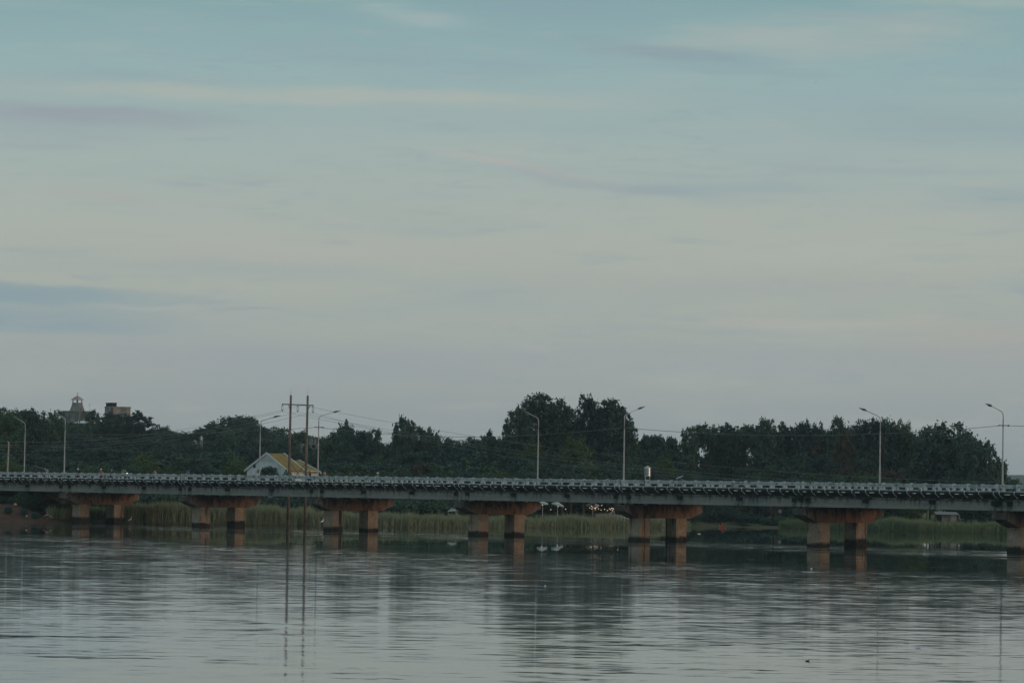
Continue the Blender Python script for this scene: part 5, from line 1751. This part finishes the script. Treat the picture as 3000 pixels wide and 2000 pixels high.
SIT = lr({'pelvis': (0, 0, 0.42), 'spine': (0.0, 0, 0.63), 'chest': (0.04, 0, 0.86), 'neck': (0.06, 0, 1.0), 'head': (0.09, 0, 1.10), 'crown': (0.09, 0, 1.20), 'nose': (0.20, 0, 1.09),
          'hip*': (0.03, 0.11, 0.41), 'knee*': (0.42, 0.16, 0.50), 'ankle*': (0.50, 0.16, 0.09), 'toe*': (0.67, 0.17, 0.04),
          'shoulder*': (0.04, 0.20, 0.90), 'elbow*': (0.14, 0.25, 0.66), 'wrist*': (0.36, 0.17, 0.56)})
PADDLE = lr({'pelvis': (0, 0, 0.14), 'spine': (0.02, 0, 0.35), 'chest': (0.06, 0, 0.58), 'neck': (0.08, 0, 0.72), 'head': (0.10, 0, 0.82), 'crown': (0.10, 0, 0.92), 'nose': (0.21, 0, 0.81),
             'hip*': (0.05, 0.10, 0.14), 'knee*': (0.50, 0.14, 0.30), 'ankle*': (0.92, 0.12, 0.12), 'toe*': (1.05, 0.13, 0.20),
             'shoulder*': (0.06, 0.20, 0.62), 'elbow*': (0.22, 0.34, 0.44), 'wrist*': (0.42, 0.36, 0.50)})


def person(J, loc, rotz, label, shirt, trousers, head='hair', headmat=None, group=None, sleeves=True):
    o = link('person', figure_mesh(J, shirt, trousers, M_skin, sleeves), None, loc, rotz)
    tag(o, label, 'person', group)
    h = Vector(J['head']); c = Vector(J['crown'])
    b = MB()
    m = headmat or M_hair
    if head == 'helmet':
        b.ball(tuple(h + (c - h) * 0.45 + Vector((-0.01, 0, 0.015))), 0.138, 14, 9, (1.05, 0.92, 0.92))
        n_ = len(b.v)
        # open the face: cut the lower front by lifting it
        for i, (x_, y_, z_) in enumerate(b.v):
            if x_ > h.x + 0.03 and z_ < h.z + 0.035: b.v[i] = (x_ - 0.05, y_, h.z + 0.04)
            elif z_ < h.z - 0.045: b.v[i] = (x_, y_, h.z - 0.045)
        b.box(h.x + 0.08, h.x + 0.19, -0.075, 0.075, h.z + 0.045, h.z + 0.06)
        b.build('helmet', m, o, smooth=False)
    elif head == 'cap':
        b.ball(tuple(h + (c - h) * 0.55), 0.112, 14, 8, (1.05, 0.95, 0.85))
        for i, (x_, y_, z_) in enumerate(b.v):
            if z_ < h.z + 0.045: b.v[i] = (x_, y_, h.z + 0.045)
        b.lathe([(0.10, 0.0), (0.235, -0.012), (0.235, 0.004), (0.10, 0.016)], 18, (h.x, h.y, h.z + 0.048))
        b.build('hat', m, o)
    else:
        b.ball(tuple(h + (c - h) * 0.45 + Vector((-0.022, 0, 0.012))), 0.108, 14, 8, (1.0, 0.95, 1.0))
        for i, (x_, y_, z_) in enumerate(b.v):
            if x_ > h.x + 0.03 and z_ < h.z + 0.06: b.v[i] = (h.x + 0.02, y_, max(z_, h.z + 0.05))
        b.build('hair', M_hair, o)
    return o


# ------------------------------------------------------------------ motorbikes
def motorbike(loc, rotz, label, body, lit=False):
    t = thing('motorbike', label, 'motorbike', loc, rotz, 'motorbikes crossing the bridge')
    b = MB()
    # seat, tail and step-through frame as one lofted body
    for (x0, x1, z0, z1, w0, w1, z2, z3) in ((-0.72, -0.30, 0.62, 0.56, 0.09, 0.13, 0.74, 0.76), (-0.30, 0.15, 0.54, 0.48, 0.13, 0.12, 0.76, 0.72), (0.15, 0.42, 0.36, 0.42, 0.10, 0.11, 0.58, 0.62), (0.40, 0.60, 0.44, 0.62, 0.13, 0.15, 0.72, 0.98)):
        b.hexa([(x0, -w0, z0), (x1, -w1, z1), (x1, w1, z1), (x0, w0, z0)], [(x0, -w0, z2), (x1, -w1, z3), (x1, w1, z3), (x0, w0, z2)])
    b.box(-0.25, 0.25, -0.10, 0.10, 0.24, 0.47)
    b.build('body', body, t)
    for x_ in (-0.60, 0.66):
        w = MB().torus((x_, 0, 0.285), 0.235, 0.05, 'y', 20, 8).build('wheel', M_rubber, t)
        r_ = MB(); r_.torus((x_, 0, 0.285), 0.175, 0.018, 'y', 16, 5)
        for k in range(6):
            a = k * math.pi / 3
            r_.tube([(x_, 0, 0.285), (x_ + 0.18 * math.cos(a), 0, 0.285 + 0.18 * math.sin(a))], 0.008, 4)
        r_.build('rim', M_bracket, w)
    b = MB()
    b.tube([(0.66, 0.06, 0.285), (0.52, 0.05, 0.85)], 0.022, 6); b.tube([(0.66, -0.06, 0.285), (0.52, -0.05, 0.85)], 0.022, 6)
    b.tube([(0.50, 0, 0.82), (0.46, 0, 1.0)], 0.025, 6)
    b.tube([(0.40, 0.36, 1.02), (0.48, 0.14, 1.02), (0.48, -0.14, 1.02), (0.40, -0.36, 1.02)], 0.016, 6)
    b.build('handlebar', M_bracket, t)
    b = MB(); b.tube([(0.54, 0, 0.93), (0.645, 0, 0.92)], [0.09, 0.075], 10)
    b.build('headlight', M_headlight if lit else M_bracket, t)
    for s in (-1, 1):
        MB().tube([(0.44, s * 0.25, 1.02), (0.40, s * 0.30, 1.17), (0.40, s * 0.34, 1.22)], [0.007, 0.007, 0.035], 6).build('mirror', M_bike_dark, t)
    MB().tube([(-0.2, -0.14, 0.26), (-0.78, -0.15, 0.36)], [0.03, 0.05], 8).build('exhaust', M_bracket, t)
    return t


BRZ = BR.rotation_euler.z
DK = 7.05
Gp = 'people on the bridge'


def on_deck(px, v): return bpt(u_at(px, v, 8.3), v, DK)


def ride(px, v, toward_right, body, blabel, riders, lit=False):
    c = on_deck(px, v)
    rz = BRZ if toward_right else BRZ + math.pi
    motorbike(c, rz, blabel, body, lit)
    d = Vector((math.cos(rz), math.sin(rz), 0))
    for i, (J, off, lab, shirt, head, hm_) in enumerate(riders):
        person(J, c + d * off, rz, lab, shirt, M_black, head, hm_, Gp)


ride(134, 5.0, False, M_bike_dark, 'dark motorbike carrying two, near the left end of the bridge',
     [(RIDE, 0.06, 'rider in dark clothes and grey helmet with a long rod on the shoulder', M_navy, 'helmet', M_grey),
      (PASS, -0.46, 'pillion passenger in pale top behind the rider with the rod', M_grey, 'helmet', M_black)])
p_ = on_deck(131, 4.7)
rod = MB().tube([p_ + Vector((0.5, 0, 1.30)), p_ + Vector((-0.6, 0, 1.72)), p_ + Vector((-1.9, 0, 2.02))], [0.035, 0.03, 0.018], 6).build('fishing_rod', M_timber)
tag(rod, 'long thin rod slanting up left over a motorbike rider', 'rod')
ride(230, 4.4, False, M_bike_dark, 'dark motorbike carrying two, right of the tower-side lamp',
     [(RIDE, 0.06, 'rider in black with a white helmet, right of the tower-side lamp', M_black, 'helmet', M_white),
      (PASS, -0.46, 'bareheaded pillion passenger in black behind the white helmet', M_black, 'hair', None)])
ride(296, 4.2, True, M_bike_red, 'red motorbike ridden by the person in red',
     [(RIDE, -0.10, 'rider in a red shirt with a white helmet', M_red, 'helmet', M_white)])
ride(328, 8.6, False, M_bike_dark, 'dark motorbike on the far lane right of the red rider',
     [(RIDE, 0.04, 'dark-clad rider with a pale helmet on the far lane', M_navy, 'helmet', M_grey)])
ride(366, 3.6, True, M_bike_dark, 'motorbike with its headlight lit, coming to the right',
     [(RIDE, 0.02, 'rider with an olive helmet behind the lit headlight', M_green, 'helmet', M_green),
      (PASS, -0.5, 'pillion passenger in blue-grey behind the olive helmet', M_grey, 'hair', None)], True)
ride(455, 6.0, False, M_bike_dark, 'dark motorbike midway between the tower and the blue shirt',
     [(RIDE, 0.0, 'reddish-brown clad rider, alone left of the blue shirt', M_tan, 'hair', None)])
person(LEAN, on_deck(553, 0.55), BRZ - math.pi / 2, 'person in a bright blue shirt and black shorts leaning on the near rail', M_blue, M_black, 'hair', None, Gp, True)
ride(908, 4.6, False, M_bike_dark, 'motorbike passing between the H-frame and the lamp beside it',
     [(RIDE, -0.05, 'rider in patterned dark clothes between the H-frame and its lamp', M_black, 'helmet', M_black)])
person(STAND, on_deck(951, 1.0), BRZ + math.pi, 'person in a tan top standing by the rail right of the H-frame lamp', M_tan, M_black, 'hair', None, Gp)
person(SIT, on_deck(1108, 0.9) + Vector((0, 0, 0.30)), BRZ - math.pi / 2, 'person in a wide white hat sitting at the rail before the banana plants', M_grey, M_grey, 'cap', M_white, Gp)
st_ = MB(); st_.box(-0.2, 0.2, -0.2, 0.2, 0.30, 0.36)
for sx_ in (-0.16, 0.16):
    for sy_ in (-0.16, 0.16): st_.box(sx_ - 0.02, sx_ + 0.02, sy_ - 0.02, sy_ + 0.02, 0, 0.30)
st_.v = [(x_, y_, z_ * 1.75) for x_, y_, z_ in st_.v]
tag(st_.build('stool', M_bluebag, None, on_deck(1108, 0.9), BRZ), 'plastic stool under the person in the wide white hat', 'stool')

# ------------------------------------------------------------------ on the water and the bank
def kayak(loc, rotz, label, L_, m, paddle=True):
    t = thing('kayak', label, 'kayak', loc, rotz)
    b = MB(); n_ = 12
    for i in range(n_ + 1):
        q = -1 + 2 * i / n_
        w = 0.38 * (1 - abs(q) ** 2.4) + 0.015; lift = 0.16 * q ** 4
        for a, z_ in ((-w, 0.22), (-w * 0.85, 0.02), (0, -0.10), (w * 0.85, 0.02), (w, 0.22), (w * 0.5, 0.27), (-w * 0.5, 0.27)):
            b.v.append((q * L_ / 2, a, z_ + lift))
    for i in range(n_):
        for j in range(7):
            k = (j + 1) % 7
            b.face([i * 7 + j, i * 7 + k, i * 7 + 7 + k, i * 7 + 7 + j])
    b.face(list(range(6, -1, -1))); b.face([n_ * 7 + j for j in range(7)])
    b.build('hull', m, t)
    MB().lathe([(0.30, 0.26), (0.34, 0.29), (0.30, 0.32), (0.25, 0.28)], 16).build('cockpit_rim', M_bike_dark, t)
    return t


p = at(2116, 1540, 676); p.z = 0.02
kayak(p, 0.95, 'orange kayak with a paddler near the scrubby bank', 2.5, M_orange)
person(PADDLE, p + Vector((0, 0, 0.12)), 0.9, 'paddler in an orange life vest sitting in the orange kayak', M_orange, M_black, 'hair', None, None)
pd = MB(); pd.tube([(-0.35, -1.0, 0.75), (0.35, 1.0, 0.40)], 0.02, 6)
for s in (-1, 1):
    pd.hexa([(0.35 * s - 0.02, s * 0.95, 0.575 - 0.175 * s - 0.06), (0.35 * s + 0.02, s * 0.95, 0.575 - 0.175 * s - 0.06), (0.47 * s + 0.02, s * 1.35, 0.515 - 0.175 * s - 0.09), (0.47 * s - 0.02, s * 1.35, 0.515 - 0.175 * s - 0.09)],
            [(0.35 * s - 0.02, s * 0.95, 0.575 - 0.175 * s + 0.06), (0.35 * s + 0.02, s * 0.95, 0.575 - 0.175 * s + 0.06), (0.47 * s + 0.02, s * 1.35, 0.515 - 0.175 * s + 0.09), (0.47 * s - 0.02, s * 1.35, 0.515 - 0.175 * s + 0.09)])
o = pd.build('paddle', M_bike_dark, None, p + Vector((0.25, 0.3, 0.12)), 0.9)
tag(o, 'dark paddle held across the kayak by the paddler', 'paddle')

def egret(px, py, Y, lab):
    p = at(px, py, Y); p.z = max(p.z, 0.02)
    t = thing('egret', lab, 'bird', p, random.uniform(-0.6, 0.6), 'white egrets by the reeds')
    b = MB()
    b.tube([(-0.28, 0, 0.36), (-0.12, 0, 0.45), (0.06, 0, 0.52), (0.13, 0, 0.60), (0.09, 0, 0.72), (0.14, 0, 0.84), (0.20, 0, 0.87)], [0.02, 0.085, 0.10, 0.06, 0.032, 0.03, 0.035], 8)
    b.build('body', M_feather, t, smooth=True)
    MB().tube([(0.21, 0, 0.87), (0.35, 0, 0.84)], [0.016, 0.004], 5).build('bill', M_roof_yel, t)
    for s in (-0.04, 0.04): MB().tube([(0.0, s, 0.42), (-0.03, s, 0.2), (0.0, s, -0.1)], 0.012, 5).build('leg', M_bike_dark, t)
    t.scale = (1.25, 1.25, 1.25)


egret(944, 1538, 560, 'white egret standing at the reeds left of the third pier')
egret(381, 1533, 569, 'white egret standing at the reeds right of the first pier')
p = at(2366, 1934, 139); p.z = 0
DKS = 0.55
dk = thing('duck', 'tiny dark water bird drifting alone in the foreground water', 'bird', p, 0.2)
b = MB(); b.tube([(-0.16, 0, 0.05), (-0.10, 0, 0.03), (0.0, 0, 0.02), (0.09, 0, 0.03), (0.13, 0, 0.06)], [0.01, 0.045, 0.06, 0.045, 0.02], 10)
b.build('body', M_duck, dk, smooth=True)
b = MB(); b.tube([(0.09, 0, 0.05), (0.12, 0, 0.12), (0.15, 0, 0.14)], [0.03, 0.02, 0.028], 8); b.build('head', M_duck, dk, smooth=True)
MB().tube([(0.165, 0, 0.14), (0.215, 0, 0.13)], [0.012, 0.006], 5).build('bill', M_roof_yel, dk)


dk.scale = (DKS, DKS, DKS)


def flotsam(px, py, w, h, m, name, lab, cat, seed):
    Y = CAM_H * F_PX / (py - hor(px))
    p = at(px, py, Y); p.z = 0
    r = random.Random(seed)
    b = MB(); b.ball((0, 0, h * 0.2), w / 2, 12, 7, (1.0, 0.7, h / w))
    b.v = [(x_ * r.uniform(0.75, 1.2), y_ * r.uniform(0.75, 1.2), z_ * r.uniform(0.7, 1.25)) for x_, y_, z_ in b.v]
    tag(b.build(name, m, None, p), lab, cat)


flotsam(2655, 1882, 0.26, 0.035, M_bluebag, 'plastic_bag', 'upper of two blue plastic bags afloat on the right foreground water', 'bag', 1)
flotsam(2690, 1897, 0.26, 0.03, M_bluebag, 'plastic_bag', 'lower of two blue plastic bags afloat on the right foreground water', 'bag', 2)
flotsam(2048, 1563, 0.50, 0.13, M_styro, 'foam_float', 'white foam float right of the fifth pier', 'float', 3)
flotsam(2377, 1665, 0.16, 0.10, M_styro, 'plastic_bottle', 'pale plastic bottle drifting below the sixth pier', 'bottle', 4)
flotsam(1597, 1715, 0.14, 0.09, M_styro, 'plastic_bottle', 'pale plastic bottle drifting in the dark tree reflection', 'bottle', 5)


def sack(px, py, Y, w, m, lab, seed):
    p = at(px, py, Y); g_ = gz(p.x, Y); r = random.Random(seed)
    b = MB(); b.ball((0, 0, w * 0.25), w / 2, 12, 8, (1.1, 0.8, 0.75))
    b.v = [(x_ * r.uniform(0.85, 1.15), y_ * r.uniform(0.85, 1.15), z_ * r.uniform(0.85, 1.15)) for x_, y_, z_ in b.v]
    tag(b.build('sack', m, None, (p.x, Y, max(g_, p.z - w * 0.25))), lab, 'sack')


sack(45, 1477, 566, 0.5, M_tan_wall, 'pale yellowish sack on the dark earth at the left bridge end', 1)
sack(78, 1511, 561, 0.22, M_styro, 'small white bag on the red earth slope', 2)

# boulders of pale earth at the foot of the left bank
for i, (px_, py_, w_) in enumerate(((130, 1512, 0.45), (138, 1509, 0.7), (146, 1513, 0.6), (136, 1518, 0.4), (153, 1517, 0.35))):
    Y_ = float(np.interp(px_, SHX, SHY)) + 1.5
    p = at(px_, py_, Y_); r = random.Random(40 + i)
    b = MB(); b.ball((0, 0, 0), w_ / 2, 10, 7, (1.2, 0.9, 0.6))
    b.v = [(x_ * r.uniform(0.8, 1.2), y_ * r.uniform(0.8, 1.2), z_ * r.uniform(0.8, 1.2)) for x_, y_, z_ in b.v]
    tag(b.build('rock', mat('pale_earth', (0.20, 0.135, 0.105), 0.95, 0.3, 2.0), None, (p.x, Y_, p.z)), 'pale pinkish rock at the foot of the left bank', 'rock', 'pinkish rocks on the left bank')

# an airliner, very small, high in the sky
p = at(2392, 244, 12000)
pl = thing('airliner', 'tiny bright airliner high in the sky on the right', 'aeroplane', p, 0.25)
b = MB(); b.tube([(-8, 0, 0.4), (-5, 0, 0.2), (4, 0, 0), (6.5, 0, -0.2)], [0.2, 0.8, 0.9, 0.15], 10); b.build('fuselage', M_white, pl)
for s in (-1, 1): MB().hexa([(-0.5, s * 0.6, -0.2), (1.8, s * 0.6, -0.2), (-2.0, s * 7, 0.3), (-2.8, s * 7, 0.3)][::s], [(-0.5, s * 0.6, 0.0), (1.8, s * 0.6, 0.0), (-2.0, s * 7, 0.4), (-2.8, s * 7, 0.4)][::s]).build('wing', M_white, pl)
MB().hexa([(-7.6, -0.1, 0.5), (-5.4, -0.1, 0.5), (-5.4, 0.1, 0.5), (-7.6, 0.1, 0.5)], [(-8.4, -0.1, 3.2), (-7.2, -0.1, 3.2), (-7.2, 0.1, 3.2), (-8.4, 0.1, 3.2)]).build('tail_fin', M_white, pl)

# ------------------------------------------------------------------ haze
HAZE = 0.00007
hz = MB().box(-2600, 2600, -200, 7000, -4, 70)
hm_ = bpy.data.materials.new('haze_air'); hm_.use_nodes = True
ht = NT(hm_.node_tree); ht.n.clear()
vp = ht.new('ShaderNodeVolumePrincipled')
vp.inputs['Color'].default_value = (0.80, 0.92, 1.0, 1)
vp.inputs['Density'].default_value = HAZE
vp.inputs['Anisotropy'].default_value = 0.2
ho_ = ht.new('ShaderNodeOutputMaterial'); ht.l.new(vp.outputs[0], ho_.inputs['Volume'])
o = hz.build('haze', hm_)
o['kind'] = 'stuff'
